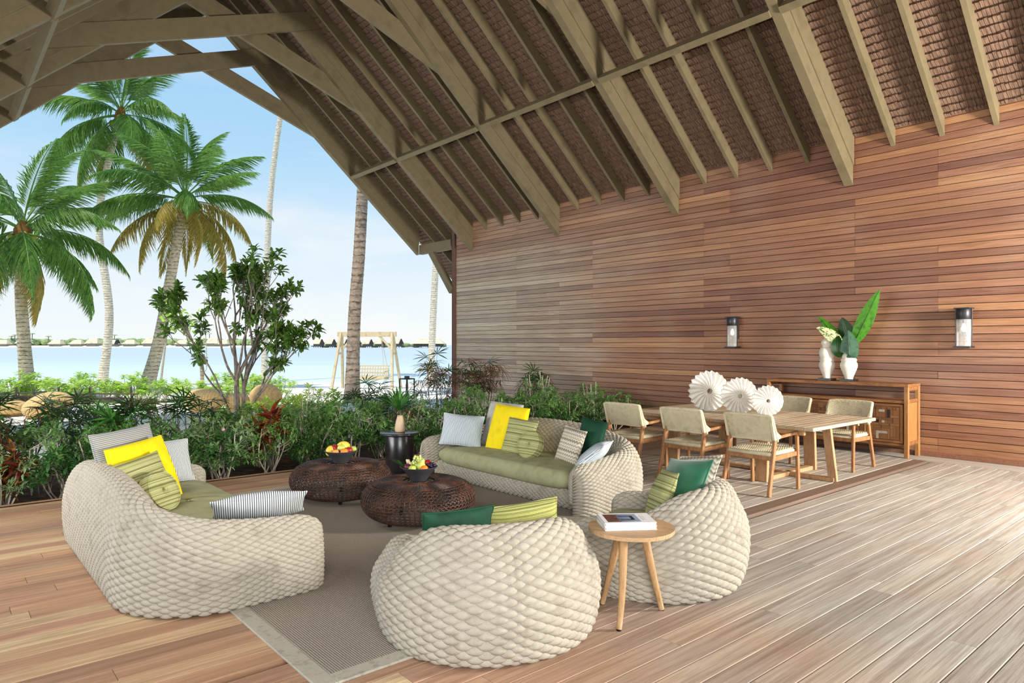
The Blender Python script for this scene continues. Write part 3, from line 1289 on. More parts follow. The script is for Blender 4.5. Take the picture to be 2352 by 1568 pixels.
def pebble(u, v, R=.51, H=.375):
    """u angle, v 0 (bottom centre) .. 1 (top centre)"""
    t = (v - .5) * PI
    ct, st = np.sign(np.cos(t)) * np.abs(np.cos(t)) ** .50, np.sign(np.sin(t)) * np.abs(np.sin(t)) ** .95
    r = R * ct
    z = .022 + H / 2 * (1 + st) - .035 * np.exp(-(r / .30) ** 2) * (v > .5)
    return np.stack([r * np.cos(u), r * np.sin(u), z], -1)


ct0 = thing('rattan_coffee_table', 'round dark rattan coffee table farther from the camera, next to the hedge', 'coffee table', (3.24, 6.50, .012))


def strands(specs, r, n=5):
    mb = MB()
    for u, v, closed in specs:
        mb.tube(pebble(u, v), r, n, False, closed)
    return mb


NM = 72
sp = [(np.full(28, 2 * PI * k / NM), np.linspace(.10, .975, 28), False) for k in range(NM)]
strands(sp, .0032, 4).build('rib', M_RATTAN, ct0, True)['kind'] = 'stuff'
sp = []
for d in (1, -1):
    for k in range(NM):
        v = np.linspace(.16, .80, 26)
        sp.append((2 * PI * (k + .5) / NM + d * np.linspace(0, 1.05, 26), v, False))
strands(sp, .0028, 4).build('cane_strand', M_RATTAN, ct0, True)['kind'] = 'stuff'
sp = [(np.linspace(0, 2 * PI, 64, endpoint=False), np.full(64, v), True) for v in
      list(np.linspace(.14, .76, 14)) + list(np.linspace(.79, .985, 18))]
strands(sp, .0036, 5).build('hoop', M_RATTAN, ct0, True)['kind'] = 'stuff'
uu = np.linspace(0, 2 * PI, 48, endpoint=False)
rr = np.linspace(.80, .985, 12)
U, V = np.meshgrid(uu, rr, indexing='ij')
P = pebble(U, V)
P[:, :, 2] -= .006
MB().grid(P, True).build('woven_top', M_RATTAN, ct0, True)
for k in range(4):
    a = PI / 4 + k * PI / 2 + .3
    MB().box((.3 * math.cos(a), .3 * math.sin(a), .025), (.03, .03, .05), .004).build('foot', M_DARK, ct0)
ct1 = copy_tree(ct0)
ct1.location = (3.35, 5.20, .012)
ct1.rotation_euler = (0, 0, .5)
ct1['label'] = 'round dark rattan coffee table nearer the camera, behind the foreground armchair'
TOPZ = .012 + .362

# ---------- fruit bowls
M_BOWL = stripes('dark_ribbed_bowl', '2b2a2c', '454348', 55, 'Z', .45)
FR = {
    'apple_red': simple('red_apple_skin', ['8e1b22', 'b02a2a', '7a1420'], 6, .3, .5, 0),
    'apple_green': simple('green_apple_skin', ['a9bb3c', 'c3cf5a', '93a832'], 6, .35, .5, 0),
    'orange': simple('orange_peel', ['e0761a', 'ea8a2a', 'd66a12'], 8, .45, .45, .3, 160),
    'mango': simple('mango_skin', ['e5b028', 'efc94a', 'd98a2a'], 4, .4, .45, 0),
    'banana': simple('banana_skin', ['e9c93e', 'f0d65c', 'd8b52e'], 5, .45, .4, 0),
    'plum': simple('plum_skin', ['4a1626', '5e1c2e', '371020'], 5, .35, .5, 0),
    'pear': simple('pear_skin', ['bcc455', 'cdd26c', 'a6b342'], 5, .4, .45, .1, 90),
    'melon': simple('melon_flesh', ['efd9a0', 'f3e2b6', 'e6cc86'], 5, .5, .4, 0),
    'grape_green': simple('green_grape_skin', ['b7c766', 'c9d57e', 'a5b850'], 12, .25, .5, 0),
    'grape_black': simple('black_grape_skin', ['1b1424', '2a1f38', '120e1a'], 12, .25, .5, 0),
    'peach': simple('peach_skin', ['e8b45a', 'd98a48', 'efc878'], 4, .6, .3, 0),
    'stem': simple('fruit_stem', ['5a4426', '6b5230'], 8, .8, .2, 0),
    'leaf': leafmat('bowl_leaf', ['2f5a22', '45742e', '284e1e']),
}


def bowl(label, loc):
    t = thing('fruit_bowl', label, 'bowl', loc)
    prof = [(.002, 0), (.068, 0), (.072, .006), (.10, .05), (.135, .095), (.166, .122), (.168, .126), (.162, .126), (.13, .097), (.095, .052), (.06, .014), (.002, .012)]
    MB().lathe(prof, 36).build('bowl_body', M_BOWL, t, True)
    a = np.linspace(0, 2 * PI, 40, endpoint=False)
    MB().tube(np.stack([.166 * np.cos(a), .166 * np.sin(a), np.full(40, .126)], 1), .004, 6, False, True).build('rim', M_BOWL, t, True)
    return t


def fruit(kind, label, mat, loc, r, sc=(1, 1, 1), shape='round', rot=(0, 0, 0)):
    mb = MB()
    if shape == 'round':
        pr = []
        for q in np.linspace(0, PI, 13):
            dent = .20 * math.exp(-(q / .35) ** 2) + .14 * math.exp(-((PI - q) / .35) ** 2)
            rr = 1 - dent
            pr.append((max(1e-4, rr * math.sin(q)), -rr * math.cos(q)))
        mb.lathe(np.array(pr) * r, 16)
    elif shape == 'pear':
        pr = [(1e-4, -1), (.55, -.93), (.92, -.5), (1.0, -.1), (.86, .35), (.56, .75), (.42, 1.1), (.32, 1.35), (1e-4, 1.45)]
        mb.lathe(spline(np.array(pr) * r, 20), 16)
    elif shape == 'oval':
        mb.ball((0, 0, 0), r, 16, 10)
    elif shape == 'banana':
        q = np.linspace(-.95, .95, 14)
        mb.tube(np.stack([np.sin(q) * r * 2.2, np.zeros(14), -np.cos(q) * r * 2.2 + r * 1.4], 1),
                r * .42 * np.clip(np.cos(q * 1.45), .22, 1) ** .5, 7)
    elif shape == 'slice':
        q = np.linspace(-1.2, 1.2, 14)
        P = []
        for w in (-1, 1):
            for rad in (.45, 1.0):
                P.append(np.stack([np.sin(q) * rad * r, np.full(14, w * r * .22 * rad), -np.cos(q) * rad * r + r * .6], 1))
        P = np.stack([P[0], P[1], P[3], P[2]], 1)
        mb.grid(P, False, True)
        mb.F.append(np.array([[0, 1, 2, 3], [55, 54, 53, 52]]))
    o = mb.build(kind, FR[mat], None, True)
    o.location = loc
    o.rotation_euler = rot
    o.scale = sc
    tag(o, label, 'fruit')
    if shape in ('round', 'pear') and mat != 'orange':
        h = .9 * r if shape == 'round' else 1.4 * r
        MB().tube([(0, 0, h - .3 * r), (.002, 0, h), (.006, 0, h + .35 * r)], .0022, 5).build('stem', FR['stem'], o)
    return o


def grapes(label, mat, loc, n, r, spread, seed, sc=(1, 1, 1)):
    g = np.random.default_rng(seed)
    t = thing('grape_bunch', label, 'grapes', loc)
    me = MB().ball((0, 0, 0), r, 10, 7, (1, 1, 1.12)).mesh('grape', True)
    me.materials.append(FR[mat])
    pts = []
    tries = 0
    while len(pts) < n and tries < 4000:
        tries += 1
        p = g.normal(0, 1, 3)
        p = p / np.linalg.norm(p) * g.random() ** .4 * np.array(spread)
        if all(np.linalg.norm(p - q) > r * 1.75 for q in pts):
            pts.append(p)
            put('grape', me, None, t, tuple(p))
    MB().tube([(0, 0, -.01), (.005, .003, spread[2] * .8), (.02, .01, spread[2] + .03)], .002, 5).build('stalk', FR['stem'], t)
    return t


b1 = (3.24, 6.50, TOPZ + .003)
bowl('dark flared bowl of mixed fruit on the coffee table next to the hedge', b1)


def rel(b, right, ahead, up):
    """offset given as seen from the lounge side: right / ahead of the viewer"""
    return (b[0] + .7597 * right + .6502 * ahead, b[1] - .6502 * right + .7597 * ahead, b[2] + up)


fruit('mango', 'yellow mango at the left rim of the far fruit bowl', 'mango', rel(b1, -.105, -.02, .125), .046, (1, 1, 1.25), 'oval', (0, .5, 0))
fruit('apple', 'red apple beside the yellow mango in the far fruit bowl', 'apple_red', rel(b1, -.062, -.005, .150), .040)
fruit('peach', 'yellow peach at the front of the far fruit bowl', 'peach', rel(b1, -.030, -.085, .118), .036)
fruit('melon', 'pale yellow melon at the back of the far fruit bowl', 'banana', rel(b1, .01, .06, .155), .058, (1.3, 1, 1), 'oval')
fruit('pear', 'yellow green pear in the middle of the far fruit bowl', 'pear', rel(b1, .008, -.015, .150), .043, shape='round')
fruit('orange', 'orange at the front right of the far fruit bowl', 'orange', rel(b1, .052, -.075, .122), .040)
fruit('apple', 'dark red apple near the right rim of the far fruit bowl', 'apple_red', rel(b1, .088, -.02, .130), .038)
fruit('plum', 'small dark plum between pear and peach in the far fruit bowl', 'plum', rel(b1, -.012, -.075, .122), .026)
fruit('green_apple', 'small green apple at the right rim of the far fruit bowl', 'apple_green', rel(b1, .128, .01, .140), .032)
b2 = (3.35, 5.20, TOPZ + .003)
bowl('dark flared bowl of grapes and fruit on the nearer coffee table', b2)
fruit('melon_slice', 'pale melon slice standing at the back left of the near fruit bowl', 'melon', rel(b2, -.075, .03, .150), .058, (1, 1, 1), 'slice', (0, .4, -.7))
grapes('bunch of green grapes heaped in the near fruit bowl', 'grape_green', rel(b2, -.010, -.01, .165), 34, .0125, (.060, .050, .062), 4)
fruit('pear', 'green yellow pear leaning beside the green grapes', 'pear', rel(b2, .028, -.055, .140), .042, shape='pear', rot=(.2, .15, 0))
fruit('apple', 'red apple at the back right of the near fruit bowl', 'apple_red', rel(b2, .075, .03, .150), .034)
fruit('orange', 'orange at the front rim of the near fruit bowl', 'orange', rel(b2, .058, -.085, .118), .036)
fruit('green_apple', 'green apple at the front left of the near fruit bowl', 'apple_green', rel(b2, -.045, -.09, .118), .036)
fruit('fig', 'dark fig at the left of the near fruit bowl', 'plum', rel(b2, -.095, -.04, .125), .034)
grapes('bunch of black grapes at the right rim of the near fruit bowl', 'grape_black', rel(b2, .105, -.015, .130), 22, .0125, (.045, .05, .028), 9)


def blade(mb, base, d, L, w, droop=.3, n=7, fold=.15):
    """a long tapering leaf blade starting at base, along direction d"""
    base, d = np.array(base, float), np.array(d, float)
    d /= np.linalg.norm(d)
    side = np.cross(d, (0, 0, 1))
    if np.linalg.norm(side) < 1e-3:
        side = np.array([1.0, 0, 0])
    side /= np.linalg.norm(side)
    t = np.linspace(0, 1, n)
    c = base + d * (t * L)[:, None] + np.array([0, 0, -1.0]) * (droop * L * t ** 2)[:, None]
    nrm = np.cross(side, d)
    hw = w / 2 * np.sin(np.clip(t * .96 + .04, 0, 1) * PI) ** .7
    P = np.stack([c - side * hw[:, None] + nrm * (fold * hw)[:, None], c, c + side * hw[:, None] + nrm * (fold * hw)[:, None]], 1)
    return mb.grid(P)


def fan_leaf(petiole, crown, n, L, w, axis, spread=2.6, droop=.18):
    """palmate leaf: petiole path then n blades radiating about axis"""
    mb = MB()
    mb.tube(petiole, .0035, 5)
    axis = np.array(axis, float)
    axis /= np.linalg.norm(axis)
    side = np.cross(axis, (0, 0, 1.0))
    side /= np.linalg.norm(side) + 1e-9
    for k in range(n):
        a = (k / (n - 1) - .5) * spread
        d = axis * math.cos(a) + side * math.sin(a)
        blade(mb, crown, d, L * (.8 + .2 * math.cos(a)), w, droop)
    return mb


pl = thing('palm_sprig', 'dark green palm sprig tucked in the left side of the near fruit bowl', 'leaf', rel(b2, -.13, -.01, .120))
for k in range(6):
    mb = MB()
    blade(mb, (0, 0, 0), rel((0, 0, 0), -.9 + .12 * k, .3 - .2 * k, .45 + .05 * k), .15, .02, .1)
    mb.build('leaflet', FR['leaf'], pl, True)

# ---------- black pedestal side table with wooden vase
M_BLACKT = simple('black_table_lacquer', ['1a1719', '232022', '151214'], 5, .25, .5, .05, 60)
M_BLACKTOP = simple('black_table_top', ['2a2a2d', '343438', '222225'], 5, .18, .6, 0)
st = thing('pedestal_side_table', 'black pedestal side table with a round top beside the far sofa', 'side table', (4.46, 7.36, 0))
MB().lathe([(.002, 0), (.225, 0), (.232, .008), (.228, .018), (.15, .024), (.002, .024)], 40).build('base', M_BLACKTOP, st, True)
MB().lathe([(.172, .022), (.176, .03), (.176, .475), (.172, .482)], 40).build('pedestal', M_BLACKT, st, True)
MB().lathe([(.002, .480), (.235, .480), (.243, .486), (.245, .498), (.240, .505), (.228, .508), (.002, .506)], 44).build('top', M_BLACKTOP, st, True)
M_PALEW = wood('pale_turned_wood', ['c9ad8b', 'd8bf9e', 'bfa07c'], sc=(14, 14, 2), plankvar=False, rough=.5)
vz = (4.47, 7.37, .508)
v0 = thing('bud_vase', 'small pale wooden bottle vase on the black side table', 'vase', vz)
MB().lathe([(.002, 0), (.052, 0), (.062, .012), (.064, .05), (.058, .10), (.046, .15), (.036, .185), (.033, .205), (.026, .205), (.028, .18), (.002, .17)], 28).build('vase_body', M_PALEW, v0, True)
M_FAN = leafmat('fan_palm_green', ['2c5a24', '3f7a30', '5f9440'])
fl = thing('fan_palm_leaf', 'green fan palm leaf standing in the wooden vase on the black side table', 'leaf', (vz[0], vz[1], vz[2] + .17))
fan_leaf([(0, 0, 0), (0, 0, .05), (-.01, 0, .11)], (-.01, 0, .10), 19, .36, .040, (0.0, -.10, 1), 3.2, .12).build('blade', M_FAN, fl, True)
mb = fan_leaf([(0, 0, 0), (.01, .01, .05), (.02, .03, .1)], (.02, .03, .1), 15, .32, .036, (.5, .3, .9), 2.9, .2)
mb.build('blade', M_FAN, fl, True)

# ---------- round slatted side table with the books
M_TEAK = wood('pale_teak', ['b9946c', 'c6a47c', 'ad885f'], sc=(2, 18, 18), plankvar=False, rough=.5)
M_TEAKV = wood('pale_teak_upright', ['b08a60', 'c29c70', 'a37c52'], sc=(18, 18, 2), plankvar=False, rough=.5)
rt = thing('round_side_table', 'small round three-legged side table of pale slatted teak', 'side table', (3.085, 2.545, 0))
R = .245
cuts = [-R, -.165, -.082, -.038, .034, .118, .175, R]
dirx = math.radians(118)
for a, b in zip(cuts[:-1], cuts[1:]):
    a, b = a + .0018, b - .0018
    ys = np.linspace(a, b, 7)
    hx = np.sqrt(np.clip(R * R - ys ** 2, 0, None))
    pts = [(h, y) for h, y in zip(hx, ys)] + [(-h, y) for h, y in zip(hx[::-1], ys[::-1])]
    m = len(pts)
    V = [(x, y, .528) for x, y in pts] + [(x, y, .550) for x, y in pts]
    q = [(i, (i + 1) % m, m + (i + 1) % m, m + i) for i in range(m)]
    me = mesh_from('slat', V, [q, [tuple(range(m))[::-1]], [tuple(range(m, 2 * m))]])
    put('slat', me, M_TEAK, rt, None, (0, 0, dirx))
MB().lathe([(.002, .505), (.10, .505), (.115, .512), (.115, .528), (.002, .528)], 32).build('hub', M_TEAKV, rt, True)
for fx, fy in ((-.150, -.035), (.27, -.01), (.07, .285)):
    n = math.hypot(fx, fy)
    top = (fx / n * .10, fy / n * .10, .524)
    mb = MB()
    mb.tube(spline([top, (fx * .75, fy * .75, .2), (fx, fy, .008)], 8), np.linspace(.027, .016, 8), 12)
    mb.build('leg', M_TEAKV, rt, True)
    MB().lathe([(.001, 0), (.014, 0), (.015, .008), (.001, .008)], 10, (fx, fy, 0)).build('foot_glide', M_DARK, rt)


def cover_material():
    t = NT('book_cover_print')
    v = t.vec((1, 1, 1), rand=False)
    s = t.n('SeparateXYZ')
    t.l(v, s.inputs[0])
    X, Y = s.outputs['X'], s.outputs['Y']

    def rect(x0, x1, y0, y1):
        a = t.math('MULTIPLY', t.math('GREATER_THAN', X, x0), t.math('LESS_THAN', X, x1))
        b = t.math('MULTIPLY', t.math('GREATER_THAN', Y, y0), t.math('LESS_THAN', Y, y1))
        return t.math('MULTIPLY', a, b)
    n = t.noise(v, 55, 4, .7)
    sky = t.ramp(t.maprange(X, -.12, .06), ['31323a', '6d7f9c', '93a8c6'])
    trees = t.ramp(n, ['1c1716', '4a2a24', '7a4a40', '2a201e'], .3, .7)
    edge = t.math('ADD', X, t.math('MULTIPLY', n, .09))
    photo = t.mix(t.math('LESS_THAN', edge, -.005), sky, trees)
    fo = rect(-.04, .042, -.046, .046)
    fi = rect(-.06, .022, -.030, .030)
    fr = t.math('SUBTRACT', fo, fi, True)
    photo = t.mix(fr, photo, '14161c')
    c = t.mix(rect(-.125, .068, -.085, .085), 'f2f0f0', photo)
    # two lines of small grey title lettering on the white margin
    vz = t.n('TexVoronoi', i_Scale=120)
    t.l(v, vz.inputs['Vector'])
    letters = t.math('MULTIPLY', t.math('GREATER_THAN', vz.outputs['Distance'], .42),
                     t.math('MAXIMUM', rect(.082, .090, -.06, .05), rect(.098, .103, -.05, .06)))
    c = t.mix(t.math('MULTIPLY', letters, .6), c, '8a8a90')
    return t.fin(c, .35, .4)


M_COVER = cover_material()
M_PAGE = stripes('book_page_edges', 'f2f1ee', 'dcdad6', 150, 'Z', .7)
M_WHITEC = simple('white_book_cover', ['efeeee', 'f6f5f4'], 4, .4, .4, 0)
byaw = math.radians(-40.56) + .08


def book(label, z, sx, sy, h, cover, yaw, off=(0, 0)):
    t = thing('book', label, 'book', (3.075 + off[0], 2.575 + off[1], z), yaw)
    MB().box((.003, 0, h / 2), (sx - .010, sy - .012, h - .006)).build('pages', M_PAGE, t)
    MB().box((0, 0, h - .0015), (sx, sy, .003), .001).build('cover', cover, t, None)
    MB().box((0, 0, .0015), (sx, sy, .003), .001).build('back_cover', M_WHITEC, t)
    MB().box((-sx / 2 + .0015, 0, h / 2), (.003, sy, h), .001).build('spine', M_WHITEC, t)
    return t


book('plain white book lying under the picture book on the round side table', .550, .30, .215, .022, M_WHITEC, byaw + .02)
book('white picture book with a dark photo on its cover on the round side table', .572, .30, .215, .022, M_COVER, byaw)
# ================================================================== DINING GROUP
M_TEAKX = wood('chair_teak', ['a5744a', 'b3835a', '94653e', 'bb8d60'], sc=(10, 10, 2.2), plankvar=False, rough=.45)
M_TABW = wood('weathered_teak_top', ['c9b294', 'd8c4a6', 'bba182', 'e0cfb4', 'c4aa8c', 'd2bc9c'], sc=(1.5, 16, 16), rough=.6, contrast=.3)
M_TABL = wood('table_leg_teak', ['b48c64', 'c49c74', 'a57c55'], sc=(12, 12, 2), plankvar=False, rough=.5)


M_WICK = rope_material('cream_wicker', ('c2b797', 'd0c6a8', 'b5aa8a'))



def weave_plate(P, ncol, nrow, amp, want):
    """woven plate over the surface P(u,v); want = direction the woven side should face"""
    u, v = np.meshgrid(np.linspace(0, 1, ncol * 2 + 1), np.linspace(0, 1, nrow * 2 + 1), indexing='ij')
    A = P(u, v)
    n = grid_normals(A)[ncol, nrow]
    if np.dot(n, want) < 0:
        A = A[::-1]
    return strand_weave('weave', A, ncol, nrow, amp, 5, 4, .5)


def dining_chair_meshes():
    """local: faces +X, z up"""
    parts = []
    # rear legs rise and lean back to carry the arms; front legs upright
    for s in (-1, 1):
        mb = MB()
        mb.beam((-.33, s * .275, 0), (-.175, s * .262, .615), .032, .050, up=(1, 0, 0), b=.004)
        parts.append(('rear_leg', mb.mesh('rear_leg'), M_TEAKX))
        mb = MB()
        mb.beam((.30, s * .275, 0), (.275, s * .272, .615), .032, .044, up=(1, 0, 0), b=.004)
        parts.append(('front_leg', mb.mesh('front_leg'), M_TEAKX))
        mb = MB()
        mb.beam((-.225, s * .263, .600), (.298, s * .272, .628), .034, .032, b=.004)
        parts.append(('armrest', mb.mesh('armrest'), M_TEAKX))
        mb = MB()
        mb.beam((-.245, s * .262, .385), (.285, s * .266, .398), .026, .050, b=.004)
        parts.append(('side_rail', mb.mesh('side_rail'), M_TEAKX))
    mb = MB()
    mb.beam((.285, -.262, .398), (.285, .262, .398), .028, .045, b=.004)
    parts.append(('front_rail', mb.mesh('front_rail'), M_TEAKX))
    mb = MB()
    mb.beam((-.235, -.258, .388), (-.235, .258, .388), .028, .045, b=.004)
    parts.append(('rear_rail', mb.mesh('rear_rail'), M_TEAKX))
    # woven seat
    mb = MB()

    def seat(u, v):
        x = -.255 + .55 * u
        y = (v - .5) * .50
        z = .455 + .008 * u - .012 * np.sin(PI * u) * np.sin(PI * v)
        return np.stack([x, y, z], -1)
    parts.append(('seat_weave', weave_plate(seat, 20, 20, .006, (0, 0, 1)), M_WICK))
    mb.box((.02, 0, .431), (.56, .512, .044), .014)
    parts.append(('seat', mb.mesh('seat', True), M_WICK))
    # wrapped, curved wicker back with wings coming down to the arms
    def back(sgn):
        def f(u, v):
            a = (u - .5) * 2
            y = a * .278
            curve = .055 * np.abs(a) ** 3.2
            lean = -.215 - .085 * v
            x = lean + curve * (1.0 - .55 * v) + sgn * .017
            zl = .585 - .01 * np.abs(a)
            zh = .845 - .012 * np.abs(a) ** 4
            return np.stack([x, y, zl + (zh - zl) * v], -1)
        return f
    parts.append(('back_weave', weave_plate(back(-1), 20, 18, .007, (-1, 0, 0)), M_WICK))
    parts.append(('back_weave', weave_plate(back(1), 20, 18, .007, (1, 0, 0)), M_WICK))
    mb = MB()
    rim = np.concatenate([back(0)(np.linspace(0, 1, 30), np.zeros(30)), back(0)(np.ones(14), np.linspace(0, 1, 14))[1:],
                          back(0)(np.linspace(1, 0, 30), np.ones(30))[1:], back(0)(np.zeros(14), np.linspace(1, 0, 14))[1:-1]])
    mb.tube(rim, .0185, 8, False, True)
    parts.append(('backrest', mb.mesh('backrest', True), M_WICK))
    # woven wings joining back and arms
    for s in (-1, 1):
        y = s * .272
        pts = [(-.262, .84), (-.175, .84), (-.150, .74), (-.085, .655), (-.02, .622), (-.03, .592), (-.215, .585)]
        pts = [(-.300, .835), (-.258, .838), (-.232, .75), (-.175, .668), (-.095, .622), (-.11, .592), (-.225, .582)]
        m = len(pts)
        V = [(x, y - .013, z) for x, z in pts] + [(x, y + .013, z) for x, z in pts]
        q = [(i, (i + 1) % m, m + (i + 1) % m, m + i) for i in range(m)]
        me = mesh_from('wing', V, [q, [tuple(range(m))[::-1]], [tuple(range(m, 2 * m))]])
        parts.append(('wing', me, M_WICK))
    for nm, me, m in parts:
        me.materials.append(m)
    return parts


DC = dining_chair_meshes()


def dining_chair(label, x, y, rz):
    t = thing('dining_chair', label, 'dining chair', (x, y, 0), rz, 'wicker dining chairs')
    for nm, me, m in DC:
        put(nm, me, None, t)
    return t


dining_chair('near-side wicker dining chair closest to the camera, beside the table corner', 7.01, 3.95, .0)
dining_chair('near-side wicker dining chair in the middle of its row of three', 6.98, 4.80, .02)
dining_chair('near-side wicker dining chair farthest from the camera, next to the hedge', 6.96, 5.68, .03)
dining_chair('far-side wicker dining chair at the camera end, in front of the sideboard doors', 9.07, 3.98, PI)
dining_chair('far-side wicker dining chair partly hidden by the smallest pleated shell disc', 9.08, 4.80, PI)
dining_chair('far-side wicker dining chair hidden behind the largest pleated shell disc', 9.09, 5.64, PI)

# ---------- table
dt = thing('dining_table', 'long pale weathered teak dining table with six wicker chairs around it', 'dining table', (8.0, 4.78, 0))
TX, TY, TZ = 1.62, 2.66, .70
g = random.Random(5)
me = board_mesh('table_slat', .0985, .036, .003)
me.materials.append(M_TABW)
yy = -TY / 2 + .05
while yy < TY / 2 - .04:
    for sx in (-1, 1):
        a = 0.0015 if sx > 0 else -TX / 2 + .0
        put('table_slat', me, None, dt, (a if sx > 0 else -TX / 2, yy, TZ), None, (TX / 2 - .0015, 1, 1))
    yy += .1015
for sx in (-1, 1):
    MB().box((sx * (TX / 2 - .12), 0, TZ - .07), (.04, TY - .3, .065), .004).build('apron', M_TABL, dt)
for s in (-1, 1):
    yb = s * .62
    MB().box((0, yb, .025), (1.16, .09, .05), .005).build('base_rail', M_TABL, dt)
    for sx in (-1, 1):
        MB().beam((sx * .60, yb, 0), (sx * .56, yb, TZ - .038), .05, .15, up=(0, 1, 0), b=.005).build('leg', M_TABL, dt)
    MB().beam((0, s * 1.18, 0), (0, s * 1.10, TZ - .038), .045, .10, up=(0, 1, 0), b=.005).build('end_leg', M_TABL, dt)
    MB().box((0, s * .90, .025), (.07, .60, .05), .005).build('end_rail', M_TABL, dt)
    MB().box((0, yb, TZ - .07), (1.3, .07, .06), .005).build('bearer', M_TABL, dt)
MB().box((0, 0, .028), (.07, 1.16, .045), .005).build('stretcher', M_TABL, dt)

# ---------- pleated shell discs
M_SHELL = simple('white_plaster_shell', ['dcd8cf', 'e3dfd7', 'd2cdc3'], 8, .7, .25, .2, 120)


def shell_disc(label, loc, Rd, yaw, npl, tilt):
    t = thing('pleated_disc', label, 'ornament', loc, yaw)
    nr, res = 12, 6
    na = npl * res
    a = np.linspace(0, 2 * PI, na, endpoint=False)
    hole = .15 * Rd
    mb = MB()
    sh = []
    for side in (-1, 1):
        rings = []
        for k in range(nr + 1):
            q = k / nr
            r = hole + (Rd - hole) * q
            sw = .28 * q                                 # pleats sweep round a little
            saw = np.abs(((npl * a / (2 * PI)) % 1.0) - .5) * 2
            thick = .15 * Rd * (1 - q) ** .8 + .012
            rr = r * (1 + .075 * q * (saw - .5))
            off = side * thick + (.03 + .15 * q) * Rd * (saw - .5)
            rings.append(np.stack([rr * np.cos(a + sw), off, rr * np.sin(a + sw)], 1))
        sh.append(np.stack(rings))
    full = np.concatenate([sh[0], sh[1][::-1]])
    V, F = gridfaces(full, True, True)
    mb.add(V, F)
    mb.xf(Matrix.Translation((0, 0, Rd)) @ Matrix.Rotation(tilt, 4, 'X'))
    mb.build('pleated_shell', M_SHELL, t, False)
    # rough inner collar around the central hole
    b = np.linspace(0, 2 * PI, 30, endpoint=False)
    mb = MB()
    mb.tube(np.stack([hole * np.cos(b), np.full(30, -.15 * Rd), hole * np.sin(b)], 1), .006, 6, False, True)
    mb.tube(np.stack([hole * np.cos(b), np.full(30, .15 * Rd), hole * np.sin(b)], 1), .006, 6, False, True)
    mb.xf(Matrix.Translation((0, 0, Rd)) @ Matrix.Rotation(tilt, 4, 'X'))
    mb.build('hole_collar', M_SHELL, t, True)
    MB().box((0, 0, .006), (.5 * Rd, .09, .012), .003).build('stand', M_SHELL, t)
    return t


yw = math.radians(-40.56 - 8)
shell_disc('largest of three white pleated shell discs, standing at the left on the dining table', (8.02, 5.28, TZ + .001), .268, yw + .16, 22, .04)
shell_disc('middle-sized white pleated shell disc standing between the other two on the dining table', (7.98, 4.80, TZ + .001), .232, yw + .1, 22, .04)
shell_disc('smallest white pleated shell disc, standing at the right on the dining table', (8.0, 4.42, TZ + .001), .190, yw + .05, 20, .04)

# ---------- sideboard
M_SIDE = wood('sideboard_teak', ['8f5f38', 'a06c40', '7d5230', 'ac7848'], sc=(10, 1.6, 10), plankvar=False, rough=.5)
M_SIDEV = wood('sideboard_teak_upright', ['9a6a3c', 'ab7946', '875a32'], sc=(10, 10, 1.6), plankvar=False, rough=.5)
M_PANELS = wood('patchwork_timber', ['8a5c38', '9d6d45', '7a4f30', '8f6340', 'a4764c', '84583a'], sc=(8, 8, 8), rough=.55)
M_PATCHG = simple('whitewashed_patch', ['9a917f', 'b5ab98', '7d7364'], 30, .8, .2, .4, 60)
M_PATCHD = simple('charred_patch', ['2c2320', '3d3029', '1e1816'], 25, .8, .2, .5, 60)
sb = thing('sideboard', 'long teak sideboard against the timber wall with patchwork doors and an open shelf', 'sideboard', (10.62, 4.70, 0))
SX, SY, SH = .46, 2.12, 1.04
for sx in (-1, 1):
    for sy in (-1, 1):
        MB().box((sx * (SX / 2 - .03), sy * (SY / 2 - .03), SH / 2 - .02), (.055, .055, SH - .04), .004).build('post', M_SIDEV, sb)
MB().box((0, 0, SH - .0225), (SX, SY, .045), .004).build('top', M_SIDE, sb)
MB().box((0, 0, .785), (SX - .02, SY - .08, .045), .004).build('shelf', M_SIDE, sb)
MB().box((0, 0, .175), (SX - .03, SY - .08, .035), .004).build('bottom', M_SIDE, sb)
MB().box((SX / 2 - .02, 0, .48), (.02, SY - .1, .58), .003).build('back_panel', M_SIDE, sb)
for sy in (-1, 1):
    y = sy * (SY / 2 - .035)
    MB().box((0, y, .48), (SX - .10, .02, .58), .003).build('side_panel', M_SIDEV, sb)
    MB().box((0, y, .80), (SX - .10, .04, .05), .003).build('side_rail', M_SIDE, sb)
    MB().box((0, y, .20), (SX - .10, .04, .05), .003).build('side_rail', M_SIDE, sb)
    MB().box((0, y, SH - .07), (SX - .10, .04, .055), .003).build('side_rail', M_SIDE, sb)
g = random.Random(21)
nd = 4
dw = (SY - .14) / nd
patch_me = MB().box((0, 0, 0), (.014, 1, 1), .0).mesh('patch')
